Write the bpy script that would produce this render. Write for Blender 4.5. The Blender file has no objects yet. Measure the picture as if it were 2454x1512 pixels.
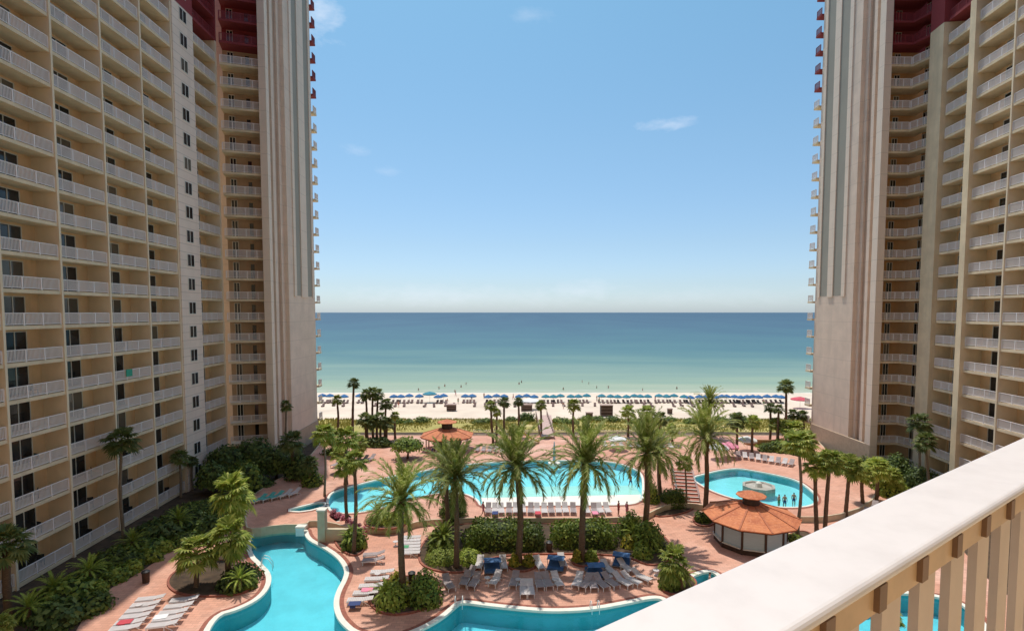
import bpy, bmesh, math, random
from mathutils import Vector, Matrix, noise
from mathutils.geometry import tessellate_polygon
random.seed(7)
PI = math.pi
sc = bpy.context.scene
C = sc.collection
# ------------------------------------------------------------------ camera model (metres; survey of the photo)
FPX, CX, CY, W, H = 1300.0, 1227.0, 824.0, 2454.0, 1512.0
TP = 0.058
P = math.atan(TP); cp, sp = math.cos(P), math.sin(P)
HC = 22.5
def ray(x, y):
    a, b = (x-CX)/FPX, -(y-CY)/FPX
    return Vector((a, cp+b*sp, -sp+b*cp))
def w(x, y, z=0.0):
    d = ray(x, y); t = (z-HC)/d.z
    return Vector((d.x*t, d.y*t, z))
def atY(x, y, Y):
    d = ray(x, y); t = Y/d.y
    return Vector((d.x*t, Y, HC+d.z*t))
def proj(v):
    d = v-Vector((0, 0, HC)); F = d.y*cp-d.z*sp; U = d.y*sp+d.z*cp
    if F <= 0.1: return (-9999, -9999)
    return (CX+FPX*d.x/F, CY-FPX*U/F)

# ------------------------------------------------------------------ helpers
def thing(name, label, cat, loc=(0, 0, 0), rz=0, group=None):
    o = bpy.data.objects.new(name, None); C.objects.link(o)
    o.location = loc; o.rotation_euler = (0, 0, rz); o.empty_display_size = .3
    return tag(o, label, cat, group)
def tag(o, label, cat, group=None, kind=None):
    if label: o['label'] = label
    if cat: o['category'] = cat
    if group: o['group'] = group
    if kind: o['kind'] = kind
    return o
def link(name, me, parent=None, loc=None, rz=None, scale=None):
    o = bpy.data.objects.new(name, me); C.objects.link(o)
    if parent is not None: o.parent = parent
    if loc is not None: o.location = loc
    if rz is not None: o.rotation_euler = (0, 0, rz)
    if scale is not None: o.scale = scale if hasattr(scale, '__len__') else (scale,)*3
    return o
def dup(root, loc, rz=0, label=None, group=None, scale=None):
    r = root.copy(); C.objects.link(r); r.location = loc; r.rotation_euler = (0, 0, rz)
    if scale is not None: r.scale = (scale,)*3
    if label: r['label'] = label
    if group: r['group'] = group
    for ch in list(root.children):
        c = ch.copy(); C.objects.link(c); c.parent = r
        for g in ch.children:
            d = g.copy(); C.objects.link(d); d.parent = c
    return r
class MB:
    def __init__(s): s.v = []; s.f = []; s.m = []
    def add(s, vs, fs, mi=0):
        n = len(s.v); s.v.extend([tuple(v) for v in vs]); s.f.extend([tuple(i+n for i in f) for f in fs]); s.m.extend([mi]*len(fs)); return s
    def box(s, x0, x1, y0, y1, z0, z1, mi=0, M=None):
        vs = [Vector(p) for p in ((x0,y0,z0),(x1,y0,z0),(x1,y1,z0),(x0,y1,z0),(x0,y0,z1),(x1,y0,z1),(x1,y1,z1),(x0,y1,z1))]
        if M: vs = [M@v for v in vs]
        return s.add(vs, [(0,3,2,1),(4,5,6,7),(0,1,5,4),(1,2,6,5),(2,3,7,6),(3,0,4,7)], mi)
    def bar(s, a, b, wd, ht, mi=0):
        a, b = Vector(a), Vector(b); d = (b-a).normalized()
        up = Vector((0,0,1)) if abs(d.z) < .95 else Vector((0,1,0))
        r = d.cross(up).normalized()*wd/2; u = r.cross(d).normalized()*ht/2
        vs = [a-r-u,a+r-u,a+r+u,a-r+u,b-r-u,b+r-u,b+r+u,b-r+u]
        return s.add(vs, [(0,1,2,3),(7,6,5,4),(0,4,5,1),(1,5,6,2),(2,6,7,3),(3,7,4,0)], mi)
    def tube(s, pts, rad, n=8, mi=0, cap=True):
        pts = [Vector(p) for p in pts]; base = len(s.v); k = len(pts)
        for i, p in enumerate(pts):
            d = (pts[min(i+1,k-1)]-pts[max(i-1,0)]).normalized()
            up = Vector((0,0,1)) if abs(d.z) < .9 else Vector((0,1,0))
            r = d.cross(up).normalized(); u = r.cross(d)
            R = rad[i] if hasattr(rad, '__len__') else rad
            for j in range(n):
                a = 2*PI*j/n; s.v.append(tuple(p+r*R*math.cos(a)+u*R*math.sin(a)))
        for i in range(k-1):
            for j in range(n):
                a, b = base+i*n+j, base+i*n+(j+1)%n
                s.f.append((a, b, b+n, a+n)); s.m.append(mi)
        if cap:
            s.f.append(tuple(base+j for j in range(n))[::-1]); s.m.append(mi)
            s.f.append(tuple(base+(k-1)*n+j for j in range(n))); s.m.append(mi)
        return s
    def lathe(s, prof, n=12, c=(0,0,0), mi=0, ph=0.0):
        base = len(s.v); k = len(prof)
        for r, z in prof:
            for j in range(n):
                a = 2*PI*j/n+ph; s.v.append((c[0]+r*math.cos(a), c[1]+r*math.sin(a), c[2]+z))
        for i in range(k-1):
            for j in range(n):
                a, b = base+i*n+j, base+i*n+(j+1)%n
                s.f.append((a, b, b+n, a+n)); s.m.append(mi)
        s.f.append(tuple(base+j for j in range(n))[::-1]); s.m.append(mi)
        s.f.append(tuple(base+(k-1)*n+j for j in range(n))); s.m.append(mi)
        return s
    def prism(s, pts, z0, z1, mi=0, holes=(), bottom=False, walls=True):
        polys = [[Vector((p[0],p[1],0)) for p in L] for L in [pts]+list(holes)]
        flat = [p for L in polys for p in L]; tris = tessellate_polygon(polys)
        n = len(s.v); s.v.extend([(p.x,p.y,z1) for p in flat])
        for t in tris:
            a, b, c = [flat[i] for i in t]
            t = t if (b-a).cross(c-a).z > 0 else t[::-1]
            s.f.append(tuple(i+n for i in t)); s.m.append(mi)
        if bottom:
            n = len(s.v); s.v.extend([(p.x,p.y,z0) for p in flat])
            for t in tris:
                a, b, c = [flat[i] for i in t]
                t = t if (b-a).cross(c-a).z < 0 else t[::-1]
                s.f.append(tuple(i+n for i in t)); s.m.append(mi)
        if walls:
            for L in polys[:1] if walls == 1 else polys:
                for i in range(len(L)):
                    a, b = L[i], L[(i+1)%len(L)]; n = len(s.v)
                    s.v.extend([(a.x,a.y,z0),(b.x,b.y,z0),(b.x,b.y,z1),(a.x,a.y,z1)]); s.f.append((n,n+1,n+2,n+3)); s.m.append(mi)
        return s
    def mesh(s, name, mats, smooth=False):
        me = bpy.data.meshes.new(name); me.from_pydata(s.v, [], s.f)
        for m in (mats if isinstance(mats, (list, tuple)) else [mats]): me.materials.append(m)
        me.polygons.foreach_set('material_index', s.m)
        if smooth: me.polygons.foreach_set('use_smooth', [True]*len(s.f))
        me.update(); return me
    def build(s, name, mats, parent=None, smooth=False, fix=True, **k):
        me = s.mesh(name, mats, smooth)
        if fix and len(s.f) < 20000:
            bm = bmesh.new(); bm.from_mesh(me); bmesh.ops.recalc_face_normals(bm, faces=bm.faces); bm.to_mesh(me); bm.free()
        return link(name, me, parent, **k)
def struct(o): o['kind'] = 'structure'; return o
def smooth_loop(pts, it=2, closed=True):
    pts = [Vector((p[0], p[1], 0)) for p in pts]
    for _ in range(it):
        q = []; n = len(pts)
        for i in range(n if closed else n-1):
            a, b = pts[i], pts[(i+1)%n]; q += [a*.75+b*.25, a*.25+b*.75]
        if not closed: q = [pts[0]]+q+[pts[-1]]
        pts = q
    return pts
def offset_loop(L, d):
    n = len(L); A = sum(L[i].x*L[(i+1)%n].y-L[(i+1)%n].x*L[i].y for i in range(n))
    sg = 1 if A > 0 else -1; out = []
    for i in range(n):
        t = (L[(i+1)%n]-L[i-1]).normalized(); out.append(L[i]+Vector((t.y, -t.x, 0))*d*sg)
    return out

# ------------------------------------------------------------------ materials
def mat(name): 
    m = bpy.data.materials.new(name); m.use_nodes = True
    return m, m.node_tree, m.node_tree.nodes['Principled BSDF']
def nn(nt, t, **k):
    n = nt.nodes.new(t)
    for a, b in k.items(): setattr(n, a, b)
    return n
def mixc(nt, a, b, fac, mode='MIX'):
    n = nt.nodes.new('ShaderNodeMix'); n.data_type = 'RGBA'; n.blend_type = mode
    for s, v in ((n.inputs[6], a), (n.inputs[7], b), (n.inputs[0], fac)):
        if isinstance(v, (tuple, list)): s.default_value = (*v, 1) if len(v) == 3 else v
        elif isinstance(v, (int, float)): s.default_value = v
        else: nt.links.new(v, s)
    return n.outputs[2]
def noise_fac(nt, scale, lo=.35, hi=.65, detail=5, vec=None, stretch=None, rough=.6):
    n = nn(nt, 'ShaderNodeTexNoise'); n.inputs['Scale'].default_value = scale; n.inputs['Detail'].default_value = detail; n.inputs['Roughness'].default_value = rough
    if vec is None: vec = nn(nt, 'ShaderNodeNewGeometry').outputs['Position']
    if stretch:
        mp = nn(nt, 'ShaderNodeMapping'); mp.inputs['Scale'].default_value = stretch; nt.links.new(vec, mp.inputs['Vector']); vec = mp.outputs['Vector']
    nt.links.new(vec, n.inputs['Vector'])
    r = nn(nt, 'ShaderNodeMapRange'); r.inputs[1].default_value = lo; r.inputs[2].default_value = hi
    nt.links.new(n.outputs['Fac'], r.inputs[0]); return r.outputs[0]
def bump(nt, b, h, strength=.3, dist=.02):
    n = nn(nt, 'ShaderNodeBump'); n.inputs['Strength'].default_value = strength; n.inputs['Distance'].default_value = dist
    nt.links.new(h, n.inputs['Height']); nt.links.new(n.outputs['Normal'], b.inputs['Normal'])
def plain(name, col, rough=.6, var=.12, scale=2.0, metal=0, stretch=None):
    m, nt, b = mat(name)
    c2 = tuple(c*(1-var*2) for c in col)
    nt.links.new(mixc(nt, col, c2, noise_fac(nt, scale, stretch=stretch)), b.inputs['Base Color'])
    b.inputs['Roughness'].default_value = rough; b.inputs['Metallic'].default_value = metal
    return m
RED_Z = 60.05
def stucco(name, col, red=(.25, .038, .042), streak=.16, rough=.85, lines=False):
    m, nt, b = mat(name)
    c = mixc(nt, col, tuple(x*(1-streak) for x in col), noise_fac(nt, .5))
    c = mixc(nt, c, tuple(x*(1-streak*1.6) for x in col), noise_fac(nt, .9, .5, .8, stretch=(1, 1, .08)))
    g = nn(nt, 'ShaderNodeNewGeometry'); s = nn(nt, 'ShaderNodeSeparateXYZ'); nt.links.new(g.outputs['Position'], s.inputs[0])
    if not red:
        m3 = nn(nt, 'ShaderNodeMath', operation='MULTIPLY'); m3.inputs[1].default_value = 1/3; nt.links.new(s.outputs['Z'], m3.inputs[0])
        md = nn(nt, 'ShaderNodeMath', operation='PINGPONG'); md.inputs[1].default_value = .5; nt.links.new(m3.outputs[0], md.inputs[0])
        lt = nn(nt, 'ShaderNodeMath', operation='LESS_THAN'); lt.inputs[1].default_value = .012; nt.links.new(md.outputs[0], lt.inputs[0])
        c = mixc(nt, c, tuple(x*.78 for x in col), lt.outputs[0])
    if lines:
        md = nn(nt, 'ShaderNodeMath', operation='PINGPONG'); md.inputs[1].default_value = .5; nt.links.new(s.outputs['Z'], md.inputs[0])
        lt = nn(nt, 'ShaderNodeMath', operation='LESS_THAN'); lt.inputs[1].default_value = .04; nt.links.new(md.outputs[0], lt.inputs[0])
        c = mixc(nt, c, tuple(x*.72 for x in col), lt.outputs[0])
    gt = nn(nt, 'ShaderNodeMath', operation='GREATER_THAN'); gt.inputs[1].default_value = RED_Z; nt.links.new(s.outputs['Z'], gt.inputs[0])
    if red: c = mixc(nt, c, red, gt.outputs[0])
    nt.links.new(c, b.inputs['Base Color']); b.inputs['Roughness'].default_value = rough
    bump(nt, b, noise_fac(nt, 12, 0, 1), .25, .01)
    return m
M = {}
M['wall'] = stucco('ochre_stucco', (.84, .58, .33))
M['wallshade'] = stucco('brown_shade_stucco', (.48, .34, .23))  # left corner recess: its shade is put into a darker, browner wall colour
M['wallshade_warm'] = stucco('warm_shade_stucco', (.60, .33, .14))  # right corner recess: shade in the colour, warmed against the blue sky light
M['slab'] = stucco('cream_stucco', (.78, .63, .42))
M['fin'] = stucco('pale_cream_stucco', (.80, .66, .47), streak=.08)
M['win_col'] = stucco('pinkish_scored_stucco', (.84, .68, .56), streak=.08, lines=True)
M['tower'] = stucco('taupe_stucco', (.80, .63, .50), red=None, streak=.12)
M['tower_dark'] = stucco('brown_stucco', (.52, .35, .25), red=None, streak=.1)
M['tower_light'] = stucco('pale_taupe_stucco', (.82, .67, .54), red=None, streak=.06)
M['rail'] = stucco('white_rail_paint', (.82, .76, .73), streak=.03, rough=.5)
M['white'] = plain('white_paint', (.80, .79, .77), .45, .03)
M['frame'] = plain('cream_door_frame', (.70, .66, .58), .5, .03)
def glass(name, col, rough=.08):
    m, nt, b = mat(name)
    cu = noise_fac(nt, .33, .47, .53, detail=1, rough=.2)
    gc = mixc(nt, col, tuple(min(1, x*2+.008) for x in col), cu)
    oi = nn(nt, 'ShaderNodeObjectInfo'); mr = nn(nt, 'ShaderNodeMapRange'); mr.inputs[1].default_value = .72; mr.inputs[2].default_value = .95; mr.inputs[4].default_value = .75
    nt.links.new(oi.outputs['Random'], mr.inputs[0])
    nt.links.new(mixc(nt, gc, (.20, .17, .13), mr.outputs[0]), b.inputs['Base Color'])
    b.inputs['Roughness'].default_value = rough; b.inputs['IOR'].default_value = 1.5; return m
M['glass'] = glass('dark_door_glass', (.012, .014, .016))
M['strip'] = plain('grey_green_strip_glass', (.36, .33, .27), .8, .05, .2)
def foliage(name, c1, c2, c3, transl=.3):
    m, nt, b = mat(name)
    g = nn(nt, 'ShaderNodeNewGeometry'); r = nn(nt, 'ShaderNodeValToRGB')
    r.color_ramp.elements[0].color = (*c1, 1); r.color_ramp.elements[1].color = (*c3, 1)
    e = r.color_ramp.elements.new(.5); e.color = (*c2, 1)
    nt.links.new(g.outputs['Random Per Island'], r.inputs[0])
    oi = nn(nt, 'ShaderNodeObjectInfo')
    mr = nn(nt, 'ShaderNodeMapRange'); mr.inputs[3].default_value = .75; mr.inputs[4].default_value = 1.25; nt.links.new(oi.outputs['Random'], mr.inputs[0])
    hs = nn(nt, 'ShaderNodeHueSaturation'); nt.links.new(r.outputs[0], hs.inputs['Color']); nt.links.new(mr.outputs[0], hs.inputs['Value'])
    nt.links.new(hs.outputs[0], b.inputs['Base Color']); b.inputs['Roughness'].default_value = .55; b.inputs['Specular IOR Level'].default_value = .3
    t = nn(nt, 'ShaderNodeBsdfTranslucent'); nt.links.new(hs.outputs[0], t.inputs['Color'])
    mx = nn(nt, 'ShaderNodeMixShader'); mx.inputs[0].default_value = transl
    nt.links.new(b.outputs[0], mx.inputs[1]); nt.links.new(t.outputs[0], mx.inputs[2])
    nt.links.new(mx.outputs[0], nt.nodes['Material Output'].inputs['Surface']); return m
M['date'] = foliage('date_palm_leaf', (.14, .19, .028), (.24, .28, .05), (.48, .48, .18), .45)
M['fan'] = foliage('fan_palm_leaf', (.14, .20, .03), (.27, .33, .05), (.52, .52, .13), .4)
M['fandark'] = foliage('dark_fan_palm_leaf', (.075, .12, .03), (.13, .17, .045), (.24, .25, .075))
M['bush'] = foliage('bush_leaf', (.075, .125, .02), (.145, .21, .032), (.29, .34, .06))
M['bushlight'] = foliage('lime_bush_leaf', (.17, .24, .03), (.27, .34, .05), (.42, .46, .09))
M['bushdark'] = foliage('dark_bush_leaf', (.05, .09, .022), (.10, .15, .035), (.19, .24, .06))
M['bushyellow'] = foliage('yellow_leaf', (.16, .19, .03), (.34, .32, .04), (.55, .42, .06))
M['dune'] = foliage('dune_grass_blade', (.26, .24, .05), (.42, .37, .08), (.60, .52, .17), .2)
M['dead'] = foliage('dead_frond', (.16, .10, .05), (.26, .18, .09), (.40, .29, .16), .1)
M['flower'] = foliage('pink_flower', (.45, .06, .12), (.65, .22, .28), (.75, .5, .5))
M['core'] = plain('shrub_inner_twigs', (.05, .075, .018), .9, .3, 4)
M['trunk'] = plain('palm_bark', (.20, .125, .075), .95, .3, 5, stretch=(1, 1, 6))
M['trunkgrey'] = plain('grey_palm_bark', (.27, .21, .15), .95, .25, 5, stretch=(1, 1, 7))
def pavers():
    m, nt, b = mat('salmon_paver_deck')
    c = mixc(nt, (.71, .38, .265), (.60, .285, .185), noise_fac(nt, .22, .35, .65))
    c = mixc(nt, c, (.80, .52, .41), noise_fac(nt, .09, .5, .75))
    c = mixc(nt, c, (.46, .23, .16), noise_fac(nt, .7, .52, .85))
    br = nn(nt, 'ShaderNodeTexBrick'); br.inputs['Scale'].default_value = 1; br.inputs['Brick Width'].default_value = .6; br.inputs['Row Height'].default_value = .3
    br.inputs['Mortar Size'].default_value = .012; br.inputs['Color1'].default_value = (1, 1, 1, 1); br.inputs['Color2'].default_value = (.84, .84, .84, 1); br.inputs['Mortar'].default_value = (.6, .6, .6, 1)
    nt.links.new(nn(nt, 'ShaderNodeNewGeometry').outputs['Position'], br.inputs['Vector'])
    c = mixc(nt, c, br.outputs['Color'], 1.0, 'MULTIPLY')
    nt.links.new(c, b.inputs['Base Color']); b.inputs['Roughness'].default_value = .75; bump(nt, b, noise_fac(nt, 6, 0, 1), .2, .01)
    return m
M['deck'] = pavers()
M['brick'] = plain('red_brick_border', (.36, .12, .075), .8, .2, 3)
M['step'] = plain('red_brick_steps', (.42, .15, .10), .8, .15, 3)
M['coping'] = plain('pale_pool_coping', (.78, .76, .66), .6, .06, 1.5)
M['beige'] = plain('beige_retaining_wall', (.62, .52, .36), .85, .1, 1)
M['mulch'] = plain('mulch_soil', (.10, .062, .034), .95, .3, 1.2)
M['lawn'] = plain('ground_cover_lawn', (.09, .12, .035), .95, .3, .8)
M['sand'] = plain('white_sand', (.74, .60, .46), .95, .09, .12)
M['conc'] = plain('pale_concrete', (.55, .47, .40), .9, .1, .5)
M['paint_pool'] = plain('pool_plaster', (.52, .80, .83), .7, .07, .5)
M['paint_wall'] = plain('pool_wall_tile', (.06, .36, .39), .6, .05, .5)
M['beachpool'] = plain('pale_entry_plaster', (.84, .78, .68), .7, .05, .5)
def roof_mat():
    m, nt, b = mat('terracotta_shingles')
    c = mixc(nt, (.62, .215, .085), (.46, .135, .055), noise_fac(nt, .9, .4, .6))
    br = nn(nt, 'ShaderNodeTexNoise'); 
    g = nn(nt, 'ShaderNodeNewGeometry'); s = nn(nt, 'ShaderNodeSeparateXYZ'); nt.links.new(g.outputs['Position'], s.inputs[0])
    ml = nn(nt, 'ShaderNodeMath', operation='MULTIPLY'); ml.inputs[1].default_value = 9; nt.links.new(s.outputs['Z'], ml.inputs[0])
    fr = nn(nt, 'ShaderNodeMath', operation='FRACT'); nt.links.new(ml.outputs[0], fr.inputs[0])
    mr = nn(nt, 'ShaderNodeMapRange'); mr.inputs[1].default_value = .75; mr.inputs[2].default_value = 1; mr.inputs[3].default_value = 0; mr.inputs[4].default_value = .45; nt.links.new(fr.outputs[0], mr.inputs[0])
    c = mixc(nt, c, (.30, .085, .04), mr.outputs[0])
    c = mixc(nt, c, (.70, .30, .15), noise_fac(nt, 5, .5, .8))
    nt.links.new(c, b.inputs['Base Color']); b.inputs['Roughness'].default_value = .8; bump(nt, b, fr.outputs[0], .5, .03)
    return m
M['roof'] = roof_mat()
M['ridge'] = plain('roof_ridge_tile', (.50, .17, .08), .8, .15, 3)
M['darkwood'] = plain('dark_stained_wood', (.07, .035, .02), .7, .2, 3)
M['lounge'] = plain('white_lounger_sling', (.60, .55, .53), .7, .05, 3)
M['loungegrey'] = plain('grey_lounger_sling', (.38, .31, .30), .7, .12, 3)
M['teal'] = plain('teal_lounger_sling', (.10, .45, .40), .7, .1, 3)
M['blue'] = plain('blue_canvas', (.07, .17, .36), .8, .2, 3)
M['beachblue'] = plain('blue_beach_canvas', (.02, .14, .34), .8, .15, 1)
M['beachteal'] = plain('teal_beach_canvas', (.02, .22, .30), .8, .15, 1)
M['red'] = plain('red_canvas', (.62, .08, .11), .8, .1, 1)
M['metal'] = plain('grey_metal', (.35, .35, .35), .4, .1, 2, metal=.6)
M['panel'] = plain('blue_white_shutter', (.38, .50, .54), .5, .05, 2, stretch=(1, 1, 8))
M['black'] = plain('black_plastic', (.02, .02, .02), .5, .1)
M['wood'] = plain('weathered_boards', (.50, .36, .30), .85, .15, 3)
M['yellow'] = plain('yellow_fibreglass', (.75, .55, .03), .35, .05)
M['skin'] = plain('skin', (.50, .28, .19), .6, .05)
M['hair'] = plain('brown_hair', (.06, .03, .018), .7, .2)
for n_, c_ in (('navy', (.03, .05, .16)), ('redcloth', (.55, .06, .08)), ('pink', (.75, .25, .35)), ('whitecloth', (.8, .8, .78)), ('greencloth', (.08, .32, .14))):
    M[n_] = plain(n_+'_fabric', c_, .8, .05)
def pool_water(name, tint, bs=.25):
    m, nt, b = mat(name); nt.nodes.remove(b)
    t = nn(nt, 'ShaderNodeBsdfTransparent'); t.inputs[0].default_value = (*tint, 1)
    g = nn(nt, 'ShaderNodeBsdfGlossy'); g.inputs['Roughness'].default_value = .06; g.inputs[0].default_value = (.9, .95, 1, 1)
    fr = nn(nt, 'ShaderNodeFresnel'); fr.inputs[0].default_value = 1.33
    bm = nn(nt, 'ShaderNodeBump'); bm.inputs['Strength'].default_value = bs; bm.inputs['Distance'].default_value = .05
    nt.links.new(noise_fac(nt, 1.6, 0, 1, detail=3), bm.inputs['Height'])
    nt.links.new(bm.outputs[0], fr.inputs['Normal']); nt.links.new(bm.outputs[0], g.inputs['Normal'])
    mx = nn(nt, 'ShaderNodeMixShader'); nt.links.new(fr.outputs[0], mx.inputs[0]); nt.links.new(t.outputs[0], mx.inputs[1]); nt.links.new(g.outputs[0], mx.inputs[2])
    nt.links.new(mx.outputs[0], nt.nodes['Material Output'].inputs['Surface']); return m
M['water'] = pool_water('deep_pool_water', (.46, .85, .90), .5)
M['watershallow'] = pool_water('shallow_pool_water', (.60, .90, .90), .4)
def sea_mat():
    m, nt, b = mat('sea_water')
    g = nn(nt, 'ShaderNodeNewGeometry'); s = nn(nt, 'ShaderNodeSeparateXYZ'); nt.links.new(g.outputs['Position'], s.inputs[0])
    nz = nn(nt, 'ShaderNodeTexNoise'); nz.inputs['Scale'].default_value = 1; nz.inputs['Detail'].default_value = 4
    dv = nn(nt, 'ShaderNodeMath', operation='DIVIDE'); dv.inputs[0].default_value = 150; nt.links.new(s.outputs['Y'], dv.inputs[1])
    cb = nn(nt, 'ShaderNodeCombineXYZ'); mx_ = nn(nt, 'ShaderNodeMath', operation='MULTIPLY'); mx_.inputs[1].default_value = .008; nt.links.new(s.outputs['X'], mx_.inputs[0])
    my_ = nn(nt, 'ShaderNodeMath', operation='MULTIPLY'); my_.inputs[1].default_value = 16; nt.links.new(dv.outputs[0], my_.inputs[0])
    nt.links.new(mx_.outputs[0], cb.inputs[0]); nt.links.new(my_.outputs[0], cb.inputs[1]); nt.links.new(cb.outputs[0], nz.inputs['Vector'])
    md = nn(nt, 'ShaderNodeMath', operation='MULTIPLY_ADD'); md.inputs[1].default_value = .34; md.inputs[2].default_value = -.17; nt.links.new(nz.outputs['Fac'], md.inputs[0])
    ad = nn(nt, 'ShaderNodeMath', operation='ADD'); nt.links.new(dv.outputs[0], ad.inputs[0]); nt.links.new(md.outputs[0], ad.inputs[1])
    r = nn(nt, 'ShaderNodeValToRGB'); cr = r.color_ramp
    stops = [(0, (.040, .085, .130)), (.10, (.050, .105, .150)), (.23, (.060, .135, .168)), (.40, (.078, .172, .185)), (.53, (.125, .225, .205)), (.66, (.21, .30, .24)), (.78, (.28, .36, .25)), (.88, (.38, .41, .29))]
    cr.elements[0].position = 0; cr.elements[0].color = (*stops[0][1], 1); cr.elements[1].position = stops[-1][0]; cr.elements[1].color = (*stops[-1][1], 1)
    for p_, c_ in stops[1:-1]: e = cr.elements.new(p_); e.color = (*c_, 1)
    nt.links.new(ad.outputs[0], r.inputs[0])
    nt.links.new(r.outputs[0], b.inputs['Base Color']); b.inputs['Roughness'].default_value = .45; b.inputs['IOR'].default_value = 1.2
    bump(nt, b, noise_fac(nt, .5, 0, 1, stretch=(.35, 1, 1)), .5, .3)
    return m
M['sea'] = sea_mat()

# ------------------------------------------------------------------ world, sun, camera
SUN = Vector((-.125, .33, 1)).normalized()
wd = bpy.data.worlds.new('World'); sc.world = wd; wd.use_nodes = True
nt = wd.node_tree; bg = nt.nodes['Background']
sky = nn(nt, 'ShaderNodeTexSky', sky_type='NISHITA'); sky.sun_disc = False
sky.sun_elevation = math.asin(SUN.z); sky.sun_rotation = math.atan2(SUN.x, SUN.y)
sky.air_density = 1.0; sky.dust_density = .6; sky.ozone_density = 2.2; sky.altitude = 20
tc = nn(nt, 'ShaderNodeTexCoord'); 
hs = nn(nt, 'ShaderNodeHueSaturation'); hs.inputs['Saturation'].default_value = 1.0; nt.links.new(sky.outputs[0], hs.inputs['Color'])
sx = nn(nt, 'ShaderNodeSeparateXYZ'); nt.links.new(tc.outputs['Generated'], sx.inputs[0])
rmp = nn(nt, 'ShaderNodeValToRGB'); nt.links.new(sx.outputs['Z'], rmp.inputs[0])
rmp.color_ramp.elements[0].position = 0; rmp.color_ramp.elements[0].color = (.54, .66, .90, 1)
rmp.color_ramp.elements[1].position = .85; rmp.color_ramp.elements[1].color = (1.2, 1.12, 1.0, 1)  # overhead sky outside the view, lifted to add warm fill light
e_ = rmp.color_ramp.elements.new(.56); e_.color = (.62, .88, .80, 1)
e_ = rmp.color_ramp.elements.new(.28); e_.color = (.61, .73, .71, 1)
e_ = rmp.color_ramp.elements.new(.05); e_.color = (.53, .60, .73, 1)
e_ = rmp.color_ramp.elements.new(.12); e_.color = (.56, .62, .67, 1)
skyc = mixc(nt, hs.outputs[0], rmp.outputs[0], 1.0, 'MULTIPLY')
CL = (4.6, 4.9, 5.5)
def cloud(cur, x, y, rx, ry, amt, seed, soft=.35):
    d = ray(x, y).normalized()
    mp = nn(nt, 'ShaderNodeMapping'); mp.vector_type = 'POINT'
    az = math.atan2(d.x, d.y)
    mp.inputs['Rotation'].default_value = (0, 0, az)
    nt.links.new(tc.outputs['Generated'], mp.inputs[0])
    # after rotation d lies on +Y; x = lateral, z = height
    s = nn(nt, 'ShaderNodeSeparateXYZ'); nt.links.new(mp.outputs[0], s.inputs[0])
    def m_(op, a, b):
        n = nn(nt, 'ShaderNodeMath', operation=op)
        for i, v in enumerate((a, b)):
            if isinstance(v, (int, float)): n.inputs[i].default_value = v
            else: nt.links.new(v, n.inputs[i])
        return n.outputs[0]
    u = m_('DIVIDE', s.outputs['X'], rx/FPX); v = m_('DIVIDE', m_('SUBTRACT', s.outputs['Z'], d.z), ry/FPX)
    r = m_('SQRT', m_('ADD', m_('MULTIPLY', u, u), m_('MULTIPLY', v, v)), 0)
    fall = m_('SUBTRACT', 1.0, r)
    front = m_('GREATER_THAN', s.outputs['Y'], 0.0)
    n = nn(nt, 'ShaderNodeTexNoise'); n.inputs['Scale'].default_value = 28; n.inputs['Detail'].default_value = 7; n.inputs['Roughness'].default_value = .6
    mp2 = nn(nt, 'ShaderNodeMapping'); mp2.inputs['Location'].default_value = (seed, seed*2, 0); mp2.inputs['Scale'].default_value = (1, 1, 2.2); nt.links.new(tc.outputs['Generated'], mp2.inputs[0]); nt.links.new(mp2.outputs[0], n.inputs['Vector'])
    f = m_('ADD', m_('MULTIPLY', fall, .55), m_('SUBTRACT', n.outputs['Fac'], .62))
    f = nn(nt, 'ShaderNodeMapRange'), f
    nt.links.new(f[1], f[0].inputs[0]); f[0].inputs[1].default_value = 0; f[0].inputs[2].default_value = soft; f[0].inputs[4].default_value = amt
    ff = m_('MULTIPLY', f[0].outputs[0], front)
    return mixc(nt, cur, CL, ff)
for a in ((1600, 300, 90, 17, .5, 3.1, .6), (765, 40, 55, 60, .6, 5.3, .6), (855, 360, 50, 16, .22, 8.2, .6), (930, 410, 40, 16, .2, 1.2, .6), (1275, 38, 60, 20, .2, 9.9, .6),
          (1010, 705, 220, 40, .32, 2.2, .8), (1400, 695, 130, 34, .36, 4.4, .8), (1180, 715, 420, 32, .26, 6.1, .8), (1700, 712, 330, 30, .2, 7.7, .8)):
    skyc = cloud(skyc, *a)
nt.links.new(skyc, bg.inputs['Color']); bg.inputs['Strength'].default_value = .15
sd = bpy.data.lights.new('sun', 'SUN'); sd.energy = 2.8; sd.angle = math.radians(.5); sd.color = (1, .95, .87)
so = bpy.data.objects.new('sun', sd); C.objects.link(so); so.rotation_euler = (-SUN).to_track_quat('-Z', 'Y').to_euler(); so.location = (0, 0, 200)
cd = bpy.data.cameras.new('camera'); co = bpy.data.objects.new('camera', cd); C.objects.link(co); sc.camera = co
co.location = (0, 0, HC); co.rotation_euler = (PI/2-P, 0, 0)
cd.sensor_width = 36; cd.lens = 36*FPX/W; cd.shift_y = (CY-H/2)/W; cd.clip_start = .05; cd.clip_end = 90000
sc.view_settings.view_transform = 'Standard'; sc.view_settings.look = 'None'; sc.view_settings.gamma = 1
sc.view_settings.exposure = 0.40

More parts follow.
